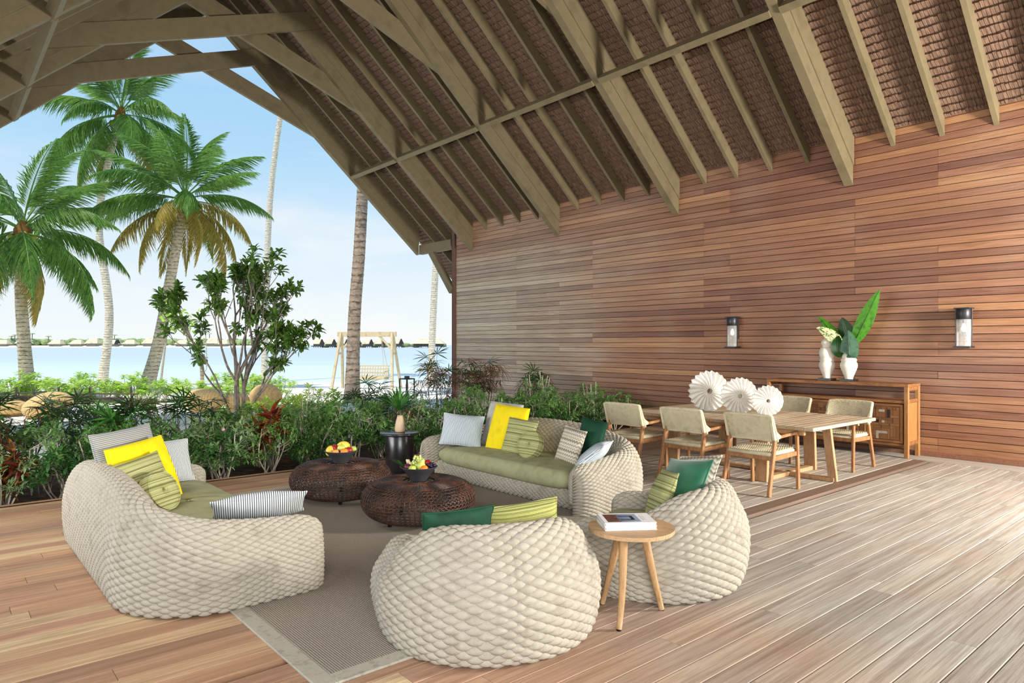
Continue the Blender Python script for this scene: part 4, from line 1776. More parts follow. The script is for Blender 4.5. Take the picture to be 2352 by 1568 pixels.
for k in range(nd):
    yc = -(SY - .14) / 2 + dw * (k + .5)
    d = MB().box((-SX / 2 + .035, yc, .475), (.022, dw - .008, .555), .003).build('door', M_SIDE, sb)
    for s in (-1, 1):
        MB().box((-SX / 2 + .020, yc + s * (dw / 2 - .022), .475), (.014, .034, .55), .003).build('stile', M_SIDEV, d)
        MB().box((-SX / 2 + .020, yc, .475 + s * .258), (.014, dw - .08, .034), .003).build('door_rail', M_SIDE, d)
    # patchwork: irregular basket of short offcuts
    cell = .0385
    ny, nz = int((dw - .08) / cell), int(.485 / cell)
    used = np.zeros((ny, nz), bool)
    oy, oz = yc - ny * cell / 2, .475 - nz * cell / 2
    for i in range(ny):
        for j in range(nz):
            if used[i, j]:
                continue
            a, b = g.choice([(1, 3), (3, 1), (2, 1), (1, 2), (2, 2), (1, 4), (1, 3)])
            a, b = min(a, ny - i), min(b, nz - j)
            while used[i:i + a, j:j + b].any():
                if b > 1:
                    b -= 1
                else:
                    a -= 1
            used[i:i + a, j:j + b] = True
            mt = g.choice([M_PANELS] * 8 + [M_PATCHG, M_PATCHD])
            me = patch_me.copy()
            me.materials.append(mt)
            put('patch', me, None, d, (-SX / 2 + .022 - g.uniform(0, .006), oy + (i + a / 2) * cell, oz + (j + b / 2) * cell), None, (1, a * cell - .003, b * cell - .003))

# ---------- vases and leaves on the sideboard
M_VASE = simple('matt_cream_ceramic', ['e4ddcf', 'ebe5d8', 'dad2c2'], 6, .6, .3, .05, 80)


def vase(label, x, y, prof):
    t = thing('turned_vase', label, 'vase', (x, y, SH))
    MB().box((0, 0, .0175), (.20, .20, .035), .003).build('plinth', M_BLACKT, t)
    pr = spline(np.array(prof), 70)
    MB().lathe(pr, 32, (0, 0, .035)).build('vase_body', M_VASE, t, True)
    return t


vase('taller stacked-bulb cream vase with a pointed top on the sideboard', 10.58, 4.86,
     [(.055, 0), (.055, .02), (.085, .10), (.115, .18), (.112, .235), (.098, .258), (.106, .275), (.106, .290), (.094, .303), (.108, .35),
      (.113, .40), (.095, .46), (.066, .485), (.083, .525), (.085, .56), (.060, .595), (.040, .61), (.034, .645), (.012, .668), (.001, .672)])
vase('shorter cream vase with tall tropical leaves on the sideboard', 10.58, 4.53,
     [(.058, 0), (.058, .02), (.09, .10), (.120, .185), (.116, .24), (.100, .262), (.110, .28), (.108, .30), (.094, .312), (.096, .345),
      (.078, .385), (.066, .400), (.060, .396), (.058, .36), (.001, .34)])
M_BANANA = leafmat('banana_leaf_green', ['3f7d1e', '4f9427', '356c1b'], .35, .4)
M_DKLEAF = leafmat('dark_glossy_leaf', ['1e4a1e', '2a5c24', '173c18'], .32, .2)
M_GREYLF = leafmat('grey_green_leaf', ['3f6650', '557c62', '345742'], .45, .2)


def variegated():
    t = NT('variegated_leaf')
    v = t.vec((1, 1, 1), rand=False)
    n = t.noise(v, 26, 3, .6)
    c = t.ramp(n, ['dfe3a2', 'e6e9b4', '4f7c34', '35601f'], .42, .68)
    return t.fin(c, .4, .4)


M_VARIEG = variegated()


def big_leaf(label, mat, pts, width, up, yaw_wave=.0, n=16, base=(10.58, 4.53, SH + .41), petiole=.004):
    """broad leaf on a stalk: pts spline (stalk start, blade start, ..., tip) relative to base"""
    t = thing('tropical_leaf', label, 'leaf', base)
    pts = np.array(pts, float)
    st = spline(pts[:3], 10)
    MB().tube(st, petiole, 6).build('stalk', mat, t, True)
    c = spline(pts[1:], n)
    T = np.gradient(c, axis=0)
    T /= np.linalg.norm(T, axis=1)[:, None]
    side = np.cross(T, np.array(up, float))
    side /= np.linalg.norm(side, axis=1)[:, None]
    nr = np.cross(side, T)
    q = np.linspace(0, 1, n)
    hw = width / 2 * np.sin(np.clip(q, .0, 1) ** .8 * PI) ** .75 + .003
    cols = []
    for s in np.linspace(-1, 1, 9):
        wav = .02 * math.sin(5) * 0 + yaw_wave * np.sin(q * 17 + 2 * s) * abs(s)
        cols.append(c + side * (s * hw)[:, None] + nr * (.18 * abs(s) * hw + wav)[:, None])
    mb = MB().grid(np.stack(cols, 1))
    o = mb.build('blade', mat, t, True)
    mr = MB()
    mr.tube(c - nr * .002, np.linspace(.006, .0015, n), 5)
    mr.build('midrib', mat, t, True)
    return t


# local axes: -Y is to the right as seen from the lounge, -X is toward the viewer
big_leaf('tall upright banana leaf rising right of the vase on the sideboard', M_BANANA,
         [(0, 0, -.1), (-.0, -.05, .12), (-.0, -.20, .42), (.02, -.37, .82), (.03, -.43, .95)], .22, (1, .35, .2), .003)
big_leaf('mid green pointed leaf leaning left above the cream vases', M_BANANA,
         [(0, 0, -.1), (.02, .10, .10), (.02, .27, .34), (.03, .42, .52), (.03, .48, .58)], .16, (1, .5, .1))
big_leaf('dark green veined leaf standing in the middle of the vase arrangement', M_DKLEAF,
         [(0, 0, -.1), (.05, .02, .12), (.05, .06, .30), (.05, .11, .50), (.05, .12, .56)], .25, (1, .1, .2))
big_leaf('cream and green speckled leaf drooping left over the taller vase', M_VARIEG,
         [(0, 0, -.08), (-.05, .06, .08), (-.09, .20, .26), (-.10, .38, .38), (-.10, .45, .40)], .17, (1, .45, .15))
big_leaf('broad grey green leaf hanging in front of the shorter vase', M_GREYLF,
         [(0, 0, -.06), (-.06, -.03, .04), (-.13, -.06, -.02), (-.12, -.05, .18), (-.10, -.03, .36)], .26, (1, .1, .2))
big_leaf('small dark leaf curling between the two vases', M_DKLEAF,
         [(0, 0, -.06), (-.05, .05, .0), (-.10, .10, .02), (-.10, .13, .16), (-.06, .12, .28)], .18, (1, .3, .1))

# ---------- wall sconces
M_SCON = simple('sconce_black_metal', ['17181c', '212228', '121317'], 6, .4, .5, 0)
t_ = NT('seeded_glass')
nzz = t_.noise(t_.vec((60, 60, 6), rand=False), 3, 2)
t_.bump(nzz, .8, .006)
t_.fin('eef2f2', .08, .8, Metallic=0.0)
tr_ = t_.n('BsdfTransparent')
fr_ = t_.n('LayerWeight', i_Blend=.35)
mx_ = t_.n('MixShader')
t_.l(t_.maprange(t_.math('ADD', fr_.outputs['Facing'], t_.maprange(nzz, .45, .7, 0, .35)), 0, 1.2, .06, .6), mx_.inputs[0])
t_.l(tr_.outputs[0], mx_.inputs[1])
t_.l(t_.b.outputs[0], mx_.inputs[2])
t_.l(mx_.outputs[0], t_.out.inputs['Surface'])
M_GLASS = t_.m
t_ = NT('lit_bulb')
M_BULB = t_.fin('fff1d8', .4, .4, Emission_Strength=3.0)
t_.b.inputs['Emission Color'].default_value = C('ffe9c4')
for lab, y, zt in (('black and glass wall lantern at the right end of the timber wall, beyond the vases', 3.08, 2.10),
                   ('black and glass wall lantern left of the vases, above the dining table', 6.62, 2.085)):
    s = thing('wall_sconce', lab, 'wall light', (WX - .005, y, zt - .55), PI / 2)
    # local: +y... wall behind at -x after rotation; build with out-of-wall = +Y
    MB().box((0, .008, .33), (.12, .016, .34), .003).build('back_plate', M_SCON, s)
    MB().lathe([(.002, .39), (.088, .39), (.092, .395), (.092, .528), (.088, .535), (.002, .535)], 32, (0, .115, 0)).build('cap', M_SCON, s, True)
    MB().box((0, .11, .542), (.195, .19, .014), .002).build('top_plate', M_SCON, s)
    MB().box((0, .11, .012), (.205, .19, .024), .002).build('bottom_plate', M_SCON, s)
    MB().lathe([(.084, .024), (.084, .39), (.080, .39), (.080, .024)], 32, (0, .115, 0), cap=False).build('glass', M_GLASS, s, True)
    for sx in (-1, 1):
        MB().box((sx * .097, .115, .275), (.010, .014, .52), .001).build('rod', M_SCON, s)
    bm = MB().lathe([(.001, .22), (.012, .222), (.028, .245), (.030, .27), (.022, .30), (.014, .32), (.014, .345)], 16, (0, .115, 0))
    bm.build('bulb', M_BULB, s, True)
    MB().lathe([(.016, .335), (.018, .39)], 14, (0, .115, 0), cap=False).build('socket', M_SCON, s, True)
# ================================================================== OUTSIDE
FX, FY = .6502, .7597                 # the beach axis: straight out to sea


def beach(r, d, z=0.0):
    """r metres to the right, d metres out along the beach axis (a plain ground frame)"""
    return np.array([.7597 * r + FX * d, -.6502 * r + FY * d, z])


BYAW = math.radians(-40.56)           # objects turned to this face along the beach axis
GZ = -.15

# ---------- ground, sea
t_ = NT('white_sand')
n1 = t_.noise(t_.n('NewGeometry').outputs['Position'], 1.4, 5)
n2 = t_.noise(t_.n('NewGeometry').outputs['Position'], 14, 4)
t_.bump(n2, .5, .03)
M_SAND = t_.fin(t_.ramp(n1, ['ece4d4', 'f4eee2', 'e6dcca'], .3, .7), .95, .1)
t_ = NT('planting_soil')
n1 = t_.noise(t_.n('NewGeometry').outputs['Position'], 9, 5)
t_.bump(n1, .8, .05)
M_SOIL = t_.fin(t_.ramp(n1, ['2c2119', '4a3828', '6b543c'], .3, .7), .95, .1)


def patch(name, r0, r1, d0, d1, nr, nd, zf, mat):
    r = np.linspace(r0, r1, nr)
    d = np.linspace(d0, d1, nd)
    Rr, Dd = np.meshgrid(r, d, indexing='ij')
    P = np.stack([.7597 * Rr + FX * Dd, -.6502 * Rr + FY * Dd, zf(Rr, Dd)], -1)
    o = MB().grid(P).build(name, mat, None, True)
    o['kind'] = 'structure'
    return o


def sandz(r, d):
    z = GZ - .02 - .55 * np.clip((d - 26) / 16, 0, 1) ** 1.3
    z = z + .03 * np.sin(r * .9 + d * .4) * np.sin(d * .7) * (d > 12)
    return z


patch('beach_ground', -60, 60, -24, 46, 90, 90, sandz, M_SAND)
MB().box((4.8, 9.75, GZ - .02), (13.6, 2.5, .16), .03).build('planting_bed', M_SOIL)['kind'] = 'structure'

t_ = NT('lagoon_water')
tc = t_.n('TexCoord')
sp_ = t_.n('SeparateXYZ')
t_.l(tc.outputs['Object'], sp_.inputs[0])
nb = t_.noise(t_.vec((.02, .09, 1), rand=False), 1.0, 3)
dd = t_.math('ADD', sp_.outputs['Y'], t_.math('MULTIPLY', t_.maprange(nb, .3, .7, -1, 1), 9.0))
col = t_.ramp(t_.maprange(dd, 40, 130), ['d0d8d4', 'c9d4d1', 'bdc8cb', 'b8c3c7', 'b6c1c5'])
nw = t_.noise(t_.vec((.5, 2.2, 1), rand=False), 1.0, 4)
col = t_.mix(t_.maprange(nw, .4, .7, 0, .14), col, 'c2cccd')
t_.bump(nw, .25, .12)
M_SEA = t_.fin(col, .35, .25)
sea = MB().grid(np.stack(np.meshgrid(np.linspace(-900, 900, 20), np.linspace(30, 1500, 20), indexing='ij') + [np.zeros((20, 20))], -1)).build('sea', M_SEA)
sea.location = (0, 0, -.62)
sea.rotation_euler = (0, 0, BYAW)
sea['kind'] = 'structure'

# ---------- leaf and plant builders


def leaf_template(n=4, fold=.22, droop=.18, shape='ovate'):
    """unit leaf along +X: (n+1) stations x 3"""
    t = np.linspace(0, 1, n + 1)
    if shape == 'obovate':
        w = np.sin(np.clip(t, 0, 1) ** 1.7 * PI * .93 + .04) ** .8
    elif shape == 'lance':
        w = np.sin(t ** .8 * PI) ** .9
    else:
        w = np.sin(t ** .75 * PI) ** .8
    w = np.clip(w, .03, 1) * .5
    P = np.zeros((n + 1, 3, 3))
    for j, s in enumerate((-1, 0, 1)):
        P[:, j, 0] = t
        P[:, j, 1] = s * w
        P[:, j, 2] = fold * abs(s) * w - droop * t ** 2
    V, F = gridfaces(P)
    return V, F[0]


def leaves(mb, tmpl, O, D, L, W, roll=None, up=(0, 0, 1)):
    """stamp leaf template at origins O along directions D"""
    V, F = tmpl
    O, D = np.asarray(O, float), np.asarray(D, float)
    n = len(O)
    D = D / np.linalg.norm(D, axis=1)[:, None]
    S = np.cross(np.broadcast_to(np.array(up, float), D.shape), D)
    l = np.linalg.norm(S, axis=1)[:, None]
    S = np.where(l < 1e-3, np.array([[1.0, 0, 0]]), S / np.maximum(l, 1e-9))
    Nn = np.cross(D, S)
    if roll is not None:
        c, s = np.cos(roll)[:, None], np.sin(roll)[:, None]
        S, Nn = S * c + Nn * s, Nn * c - S * s
    L = np.broadcast_to(L, (n,))
    W = np.broadcast_to(W, (n,))
    A = O[:, None] + V[None, :, 0:1] * (D * L[:, None])[:, None] + V[None, :, 1:2] * (S * W[:, None])[:, None] + V[None, :, 2:3] * (Nn * L[:, None])[:, None]
    FF = (F[None] + (np.arange(n) * len(V))[:, None, None]).reshape(-1, 4)
    mb.add(A.reshape(-1, 3), [FF])


M_BARKP = simple('pale_twig_bark', ['a39a88', 'bbb29f', '8a8170'], 14, .85, .15, .4, 60)
M_BARKG = simple('grey_bark', ['57504a', '6f675f', '8a8279'], 12, .85, .15, .5, 50)
M_LEAF1 = leafmat('shrub_leaf_mid', ['5e8a46', '739c54', '4c753a'], .4, .3)
M_LEAF2 = leafmat('shrub_leaf_grey', ['7a9c68', '93b07c', '658656'], .42, .3)
M_LEAF3 = leafmat('shrub_leaf_dark', ['3a6634', '4c7c40', '2e552b'], .32, .25)
M_LEAFB = leafmat('beach_shrub_leaf', ['a6c850', 'bcd868', '86aa3e'], .4, .35)
M_RHAPIS = leafmat('lady_palm_leaf', ['1f3f1c', '2f5526', '17301a'], .35, .2)
M_RHAPISB = leafmat('browned_palm_leaf', ['5a3a26', '74492e', '422c1e'], .55, .2)
M_CROTON = leafmat('croton_leaf', ['5e1a1c', '8f3020', '33431c', 'b5702a', '451218'], .35, .25)
M_FROND = leafmat('coconut_leaflet', ['5f8a3a', '7ba34e', '47742e'], .34, .38)
M_FRONDY = leafmat('coconut_leaflet_old', ['a3a046', 'b59a4a', '848a38'], .45, .32)
M_RACHIS = simple('palm_rachis', ['8f9a3c', 'a6a848', 'b59a44'], 8, .5, .3, .1)


def bush_meshes(seed, h=1.0, rad=.5, nbr=26, npl=13, L=.075, W=.032, shape='obovate', gap=.0, upb=.3):
    """twiggy shrub: returns (stem mesh, foliage mesh)"""
    g = np.random.default_rng(seed)
    st, fo = MB(), MB()
    tm = leaf_template(3, .22, .2, shape)
    tips = []
    nm = 6
    for k in range(nm):
        a = 2 * PI * k / nm + g.uniform(-.4, .4)
        r0 = g.uniform(.02, .10)
        base = np.array([r0 * math.cos(a), r0 * math.sin(a), -.05])
        top = np.array([rad * .55 * g.uniform(.5, 1) * math.cos(a + g.uniform(-.5, .5)), rad * .55 * math.sin(a), h * g.uniform(.55, .8)])
        mid = (base + top) / 2 + g.normal(0, .06, 3)
        P = spline([base, mid, top], 9)
        st.tube(P, np.linspace(.013, .007, 9), 5, False)
        for j in range(max(2, nbr // nm)):
            q = g.integers(3, 9)
            d = np.array([math.cos(a + g.normal(0, 1.1)), math.sin(a + g.normal(0, 1.1)), g.uniform(.1, 1.0)])
            ln = g.uniform(.16, .42) * rad * 1.6
            e = P[q] + d / np.linalg.norm(d) * ln
            e[2] = min(max(e[2], .10), h * g.uniform(.92, 1.08))
            m2 = (P[q] + e) / 2 + g.normal(0, .035, 3)
            Q = spline([P[q], m2, e], 6)
            st.tube(Q, np.linspace(.0065, .003, 6), 4, False)
            tips.append((Q[-1], Q[-1] - Q[-3]))
            tips.append((Q[3], Q[3] - Q[1]))
            tips.append((Q[4], g.normal(0, 1, 3)))
    O, D, LL, WW = [], [], [], []
    for p, d in tips:
        d = d / (np.linalg.norm(d) + 1e-9)
        for k in range(npl):
            v = d * .4 + g.normal(0, .75, 3)
            v[2] += upb
            O.append(p + g.normal(0, .035, 3))
            D.append(v)
            s = g.uniform(.65, 1.2)
            LL.append(L * s)
            WW.append(W * s)
    leaves(fo, tm, O, D, np.array(LL), np.array(WW), g.uniform(-.6, .6, len(O)))
    return st.mesh('stem', True), fo.mesh('foliage', True)


ORD = ['first', 'second', 'third', 'fourth', 'fifth', 'sixth', 'seventh', 'eighth', 'ninth', 'tenth', 'eleventh', 'twelfth', 'thirteenth', 'fourteenth',
       'fifteenth', 'sixteenth', 'seventeenth', 'eighteenth', 'nineteenth', 'twentieth', 'twenty-first', 'twenty-second', 'twenty-third', 'twenty-fourth']
CNT = {}


def nth(key):
    CNT[key] = CNT.get(key, -1) + 1
    return ORD[CNT[key]]


def plant(name, label, meshes, mats, loc, rz, sc, group):
    t = thing(name, label, 'plant', loc, rz, group)
    t.scale = sc
    st, fo = meshes
    if len(st.materials) == 0:
        st.materials.append(mats[0])
    if len(fo.materials) == 0:
        fo.materials.append(mats[1])
    put('stem', st, None, t)
    put('foliage', fo, None, t)
    return t


B_mid = [bush_meshes(s, .92, .52, 30, 13) for s in (1, 2, 3)]
B_grey = [bush_meshes(s, .88, .52, 28, 12, .085, .026, 'lance') for s in (4, 5)]
B_dark = [bush_meshes(s, .80, .46, 24, 10, .10, .05, 'obovate') for s in (6, 7)]
B_sparse = [bush_meshes(s, 1.30, .36, 16, 10, .085, .03, 'lance') for s in (8, 9)]

G_HEDGE = 'twiggy shrubs of the hedge behind the deck'
LB = 'twiggy mid-green shrub in the front hedge row, %s from the left'
LG = 'grey-green narrow-leaved shrub in the front hedge row, %s from the left'
LD = 'low dark glossy-leaved shrub at the hedge foot, %s from the left'
LR = 'twiggy mid-green shrub in the rear hedge row, %s from the left'
rg = random.Random(42)
xs = np.arange(-2.2, 10.3, .56)
for k, x in enumerate(xs):
    # front row
    xx, yy = x + rg.uniform(-.1, .1), 8.86 + rg.uniform(-.10, .12)
    s = rg.uniform(.85, 1.08)
    grey = (4.6 < x < 7.6 and k % 3) or k % 4 == 1
    if 7.7 < xx:
        s *= .95
    if grey:
        plant('hedge_shrub', LG % nth('g'), B_grey[k % 2], (M_BARKP, M_LEAF2), (xx, yy, GZ + .1), rg.uniform(0, 6.28), (s, s, s * rg.uniform(.88, 1.0)), G_HEDGE + ' with narrow leaves')
    else:
        plant('hedge_shrub', LB % nth('b'), B_mid[k % 3], (M_BARKP, M_LEAF1), (xx, yy, GZ + .1), rg.uniform(0, 6.28), (s, s, s * rg.uniform(.85, .98)), G_HEDGE + ' with mid-green leaves')
for k, x in enumerate(np.arange(-2.0, 10.2, .68)):
    xx, yy = x + rg.uniform(-.2, .2), 9.55 + rg.uniform(-.2, .2)
    s = rg.uniform(.85, 1.05)
    plant('hedge_shrub', LR % nth('r'), B_mid[(k + 1) % 3], (M_BARKP, M_LEAF1), (xx, yy, GZ + .1), rg.uniform(0, 6.28), (s, s, s), G_HEDGE + ' with mid-green leaves')
for k, x in enumerate(np.arange(-1.9, 9.6, .95)):
    xx, yy = x + rg.uniform(-.2, .2), 8.70 + rg.uniform(-.03, .05)
    s = rg.uniform(.55, .72)
    plant('low_shrub', LD % nth('d'), B_dark[k % 2], (M_BARKG, M_LEAF3), (xx, yy, GZ + .1), rg.uniform(0, 6.28), (s, s, s), G_HEDGE + ' with dark leaves')
plant('tall_shrub', 'tall loose narrow-leaved shrub rising against the timber wall left of the dining chairs', B_sparse[0], (M_BARKP, M_LEAF2), (9.0, 9.7, GZ + .1), 1.0, (1.1, 1.1, 1.12), None)
plant('tall_shrub', 'tall loose shrub close to the timber wall behind the farthest dining chair', B_sparse[1], (M_BARKP, M_LEAF1), (9.95, 9.25, GZ + .1), 2.0, (1.0, 1.0, .92), None)
plant('tall_shrub', 'tall thin shrub overtopping the hedge behind the far coffee table', B_sparse[0], (M_BARKP, M_LEAF2), (4.55, 10.1, GZ + .1), 4.0, (.8, .8, 1.0), None)
plant('tall_shrub', 'tall thin shrub overtopping the hedge left of the red croton', B_sparse[1], (M_BARKP, M_LEAF3), (2.35, 10.0, GZ + .1), 5.0, (.8, .8, 1.02), None)

# crotons
for lab, x, y, s, seed in (('red and orange croton at the deck edge in the far left of the hedge', -.12, 8.78, 1.0, 31),
                           ('dark red and yellow croton at the deck edge behind the back of the left sofa', .62, 8.74, .85, 32),
                           ('red-leaved croton standing in the hedge left of the farther coffee table', 3.45, 8.80, 1.25, 33)):
    g = np.random.default_rng(seed)
    st, fo = MB(), MB()
    tm = leaf_template(4, .2, .25, 'lance')
    O, D = [], []
    for k in range(9):
        a = g.uniform(0, 6.28)
        tip = np.array([.22 * math.cos(a) * g.random(), .22 * math.sin(a) * g.random(), g.uniform(.25, .62)])
        st.tube(spline([(0, 0, -.05), tip * .5 + g.normal(0, .02, 3), tip], 6), np.linspace(.009, .005, 6), 5, False)
        for q in range(20):
            v = g.normal(0, .6, 3) + np.array([0, 0, .35])
            O.append(tip + np.array([0, 0, -.14]) * g.random())
            D.append(v)
    L = g.uniform(.13, .24, len(O))
    leaves(fo, tm, O, D, L, L * .24, g.uniform(-.5, .5, len(O)))
    t = thing('croton', lab, 'plant', (x, y, GZ + .1), 0)
    t.scale = (s, s, s)
    st.build('stem', M_BARKG, t, True)
    fo.build('foliage', M_CROTON, t, True)

# lady palms: canes carrying fan leaves (each leaf a part)


def fan_mesh(seed, n=10, L=.30, w=.022, spread=4.2, droop=.35):
    g = np.random.default_rng(seed)
    mb = MB()
    mb.tube([(0, 0, 0), (.10, 0, .05), (.22, 0, .07)], .003, 4, False)
    for k in range(n):
        a = (k / (n - 1) - .5) * spread
        blade(mb, (.22, 0, .07), (math.cos(a), math.sin(a), g.uniform(-.1, .35)), L * g.uniform(.8, 1.05), w, droop * g.uniform(.6, 1.4), 6)
    me = mb.mesh('fan_leaf', True)
    return me


FAN_G = [fan_mesh(s) for s in (1, 2, 3)]
FAN_B = [fan_mesh(s, 12, .32, .012, 4.6, .9) for s in (4, 5)]
FAN_L = [fan_mesh(s, 15, .36, .03, 3.4, .12) for s in (6,)]
for m in FAN_G:
    m.materials.append(M_RHAPIS)
for m in FAN_B:
    m.materials.append(M_RHAPISB)
for m in FAN_L:
    m.materials.append(M_FAN)


def lady_palm(label, x, y, h, ncane, nleaf, brown, seed, group=None, spread=.25, fans=None):
    g = random.Random(seed)
    t = thing('lady_palm', label, 'palm', (x, y, GZ + .1), g.uniform(0, 6.28), group)
    for k in range(ncane):
        a = g.uniform(0, 6.28)
        r = g.uniform(.03, spread)
        hh = h * g.uniform(.6, 1.0)
        b = np.array([r * .5 * math.cos(a), r * .5 * math.sin(a), -.05])
        e = np.array([r * math.cos(a), r * math.sin(a), hh])
        MB().tube(spline([b, (b + e) / 2 + np.array([g.uniform(-.03, .03), g.uniform(-.03, .03), 0]), e], 7), .008, 5, False).build('cane', M_BARKG, t, True)
        for q in range(nleaf):
            z = hh - .30 * h * g.random() * (q > 1)
            f = z / hh
            src = g.choice(FAN_B) if g.random() < brown else g.choice(fans or FAN_G)
            o = put('fan_leaf', src, None, t, (b[0] + (e[0] - b[0]) * f, b[1] + (e[1] - b[1]) * f, z))
            o.rotation_euler = (g.uniform(-.3, .3), g.uniform(-1.0, .25), g.uniform(0, 6.28))
            s = g.uniform(.8, 1.1)
            o.scale = (s, s, s)
    return t


GP = 'dark lady palms along the left of the hedge'
LPL = 'dark fan-leaved lady palm in the left half of the hedge, %s from the left'
for k, (x, y, h, br) in enumerate(((-.9, 9.5, .95, .1), (-.2, 9.3, .95, .2), (.45, 9.8, .95, .1), (.95, 9.3, .92, .10), (1.45, 9.9, .92, .15), (1.85, 9.25, .85, .10), (2.6, 9.6, .85, .2))):
    lady_palm(LPL % nth('p'), x, y, h, 4, 5, br, 50 + k, GP)
lady_palm('weeping brown-leaved palm clump at the far left of the hedge', .30, 9.05, .86, 6, 7, .85, 71)
lady_palm('brown and green palm clump in front of the dark corner post of the timber wall', 7.75, 11.3, 1.25, 9, 7, .45, 72, None, .5)
lady_palm('brown-tipped palm clump against the timber wall right of the corner post', 8.75, 11.2, 1.12, 8, 7, .6, 73, None, .55)
lady_palm('dark palm clump left of the black garden lantern', 5.9, 10.7, .85, 6, 6, .15, 74, None, .4)
lady_palm('brown-tipped palm clump between the wall shrubs behind the far sofa', 9.5, 10.5, .95, 5, 6, .4, 75, None, .35)
lady_palm('bright green fan palm leaves just behind the cushions of the left sofa', 1.75, 8.78, .62, 2, 4, 0, 76, None, .12, FAN_L)
lady_palm('fan palm in the hedge behind the black side table', 5.35, 8.95, .75, 4, 5, .1, 77, None, .2)

# small pink flower in the hedge
M_PINK = simple('pink_petal', ['e8a9bd', 'f3c9d6'], 8, .5, .3, 0)
pf = thing('pink_flower', 'small pink five-petalled flower in the hedge right of the left sofa', 'flower', (2.72, 8.58, .57))
mb = MB()
leaves(mb, leaf_template(3, .1, .1, 'obovate'), np.zeros((5, 3)), [(math.cos(a) * .8, -.6, math.sin(a)) for a in np.arange(5) * 2 * PI / 5], .028, .022, None, (0, 1, .1))
mb.build('petals', M_PINK, pf, True)
MB().tube([(0, 0, 0), (0, .05, -.02), (.02, .22, -.12)], .002, 5).build('stalk', M_LEAF1, pf, True)

# ---------- the small broad-leaved tree beyond the hedge
def skeleton_tree(label, loc, seed):
    g = np.random.default_rng(seed)
    t = thing('broadleaf_tree', label, 'tree', loc, 0)
    tr, br, fo = MB(), MB(), MB()
    tm = leaf_template(4, .18, .15, 'obovate')
    tips = []

    def grow(p, d, ln, r, lev):
        d = d / np.linalg.norm(d)
        e = p + d * ln
        m = (p + e) / 2 + g.normal(0, .03, 3) * ln
        P = spline([p, m, e], 7)
        (tr if lev < 1 else br).tube(P, np.linspace(r, r * .72, 7), 7 if lev < 2 else 5, False)
        if lev >= 4:
            tips.append((e, d))
            return
        for k in range(2 if g.random() < .75 else 3):
            v = d * .8 + g.normal(0, .25, 3)
            v[2] = abs(v[2]) * .8 + .42
            grow(e, v, ln * g.uniform(.66, .95), r * .66, lev + 1)
        if lev >= 2 and g.random() < .5:
            tips.append((P[4], g.normal(0, 1, 3) + np.array([0, 0, .5])))
    for dx, dy, ln, r in ((-.04, .03, .95, .055), (.08, .0, .85, .040), (.30, -.28, .66, .032), (-.30, .28, .70, .03), (-.10, -.12, .95, .036), (.14, .12, .8, .03)):
        grow(np.array([dx * .12, dy * .12, -.1]), np.array([dx, dy, 1.0]), ln, r, 0)
    O, D = [], []
    for p, d in tips:
        d = d / np.linalg.norm(d)
        for k in range(20):
            v = d * .55 + g.normal(0, .7, 3)
            O.append(p - d * g.uniform(0, .13))
            D.append(v)
    L = g.uniform(.10, .175, len(O))
    leaves(fo, tm, O, D, L, L * .40, g.uniform(-.6, .6, len(O)))
    tr.build('trunk', M_BARKG, t, True)
    br.build('branches', M_BARKG, t, True)
    fo.build('foliage', M_LEAF3B, t, True)['kind'] = 'stuff'
    print('tree tips', len(tips), 'top', max(p[2] for p, d in tips))
    return t


M_LEAF3B = leafmat('tree_leaf', ['486f2c', '65893c', '33571f', '8aa34c'], .3, .35)
tp = beach(-4.95, 12.4, GZ + .25)
tree = skeleton_tree('small spreading tree with dark rosette leaves rising out of the hedge before the sea', tuple(tp), 12)

# ---------- palms
def ringed_material(name, cols, dark, scale):
    t = NT(name)
    v = t.vec((1, 1, 1), rand=True)
    n = t.noise(v, 6, 4)
    w = t.n('TexWave', wave_type='BANDS', bands_direction='Z', wave_profile='SAW', i_Scale=scale, i_Distortion=3.0)
    w.inputs['Detail'].default_value = 3
    w.inputs['Detail Scale'].default_value = 2.0
    t.l(v, w.inputs['Vector'])
    c = t.ramp(n, cols, .3, .7)
    n3 = t.noise(t.vec((3, 3, 14)), 3, 3)
    f = t.math('MULTIPLY', t.maprange(w.outputs['Fac'], .70, .92), t.maprange(n3, .38, .55))
    c = t.mix(f, c, dark)
    t.bump(t.math('ADD', w.outputs['Fac'], n), .6, .03)
    return t.fin(c, .85, .15)


M_TRUNK = ringed_material('coconut_trunk', ['b3a48d', 'c7baa4', '9c8d78'], '4a4036', 2.3)
M_TRUNKD = ringed_material('dark_coconut_trunk', ['8a7a6c', 'a09182', '6f6156'], '4a3f38', 1.5)
M_TRUNKW = ringed_material('pale_coconut_trunk', ['d5cab6', 'e2d9c8', 'c2b6a0'], '6a5c4c', 3.0)
M_HUSK = simple('palm_fibre', ['6a4a2c', '8a6238', '4d3822'], 10, .9, .1, .6, 40)
M_COCO = simple('young_coconut', ['a8a838', 'c0a83a', '8f9a34'], 6, .45, .4, .1, 40)


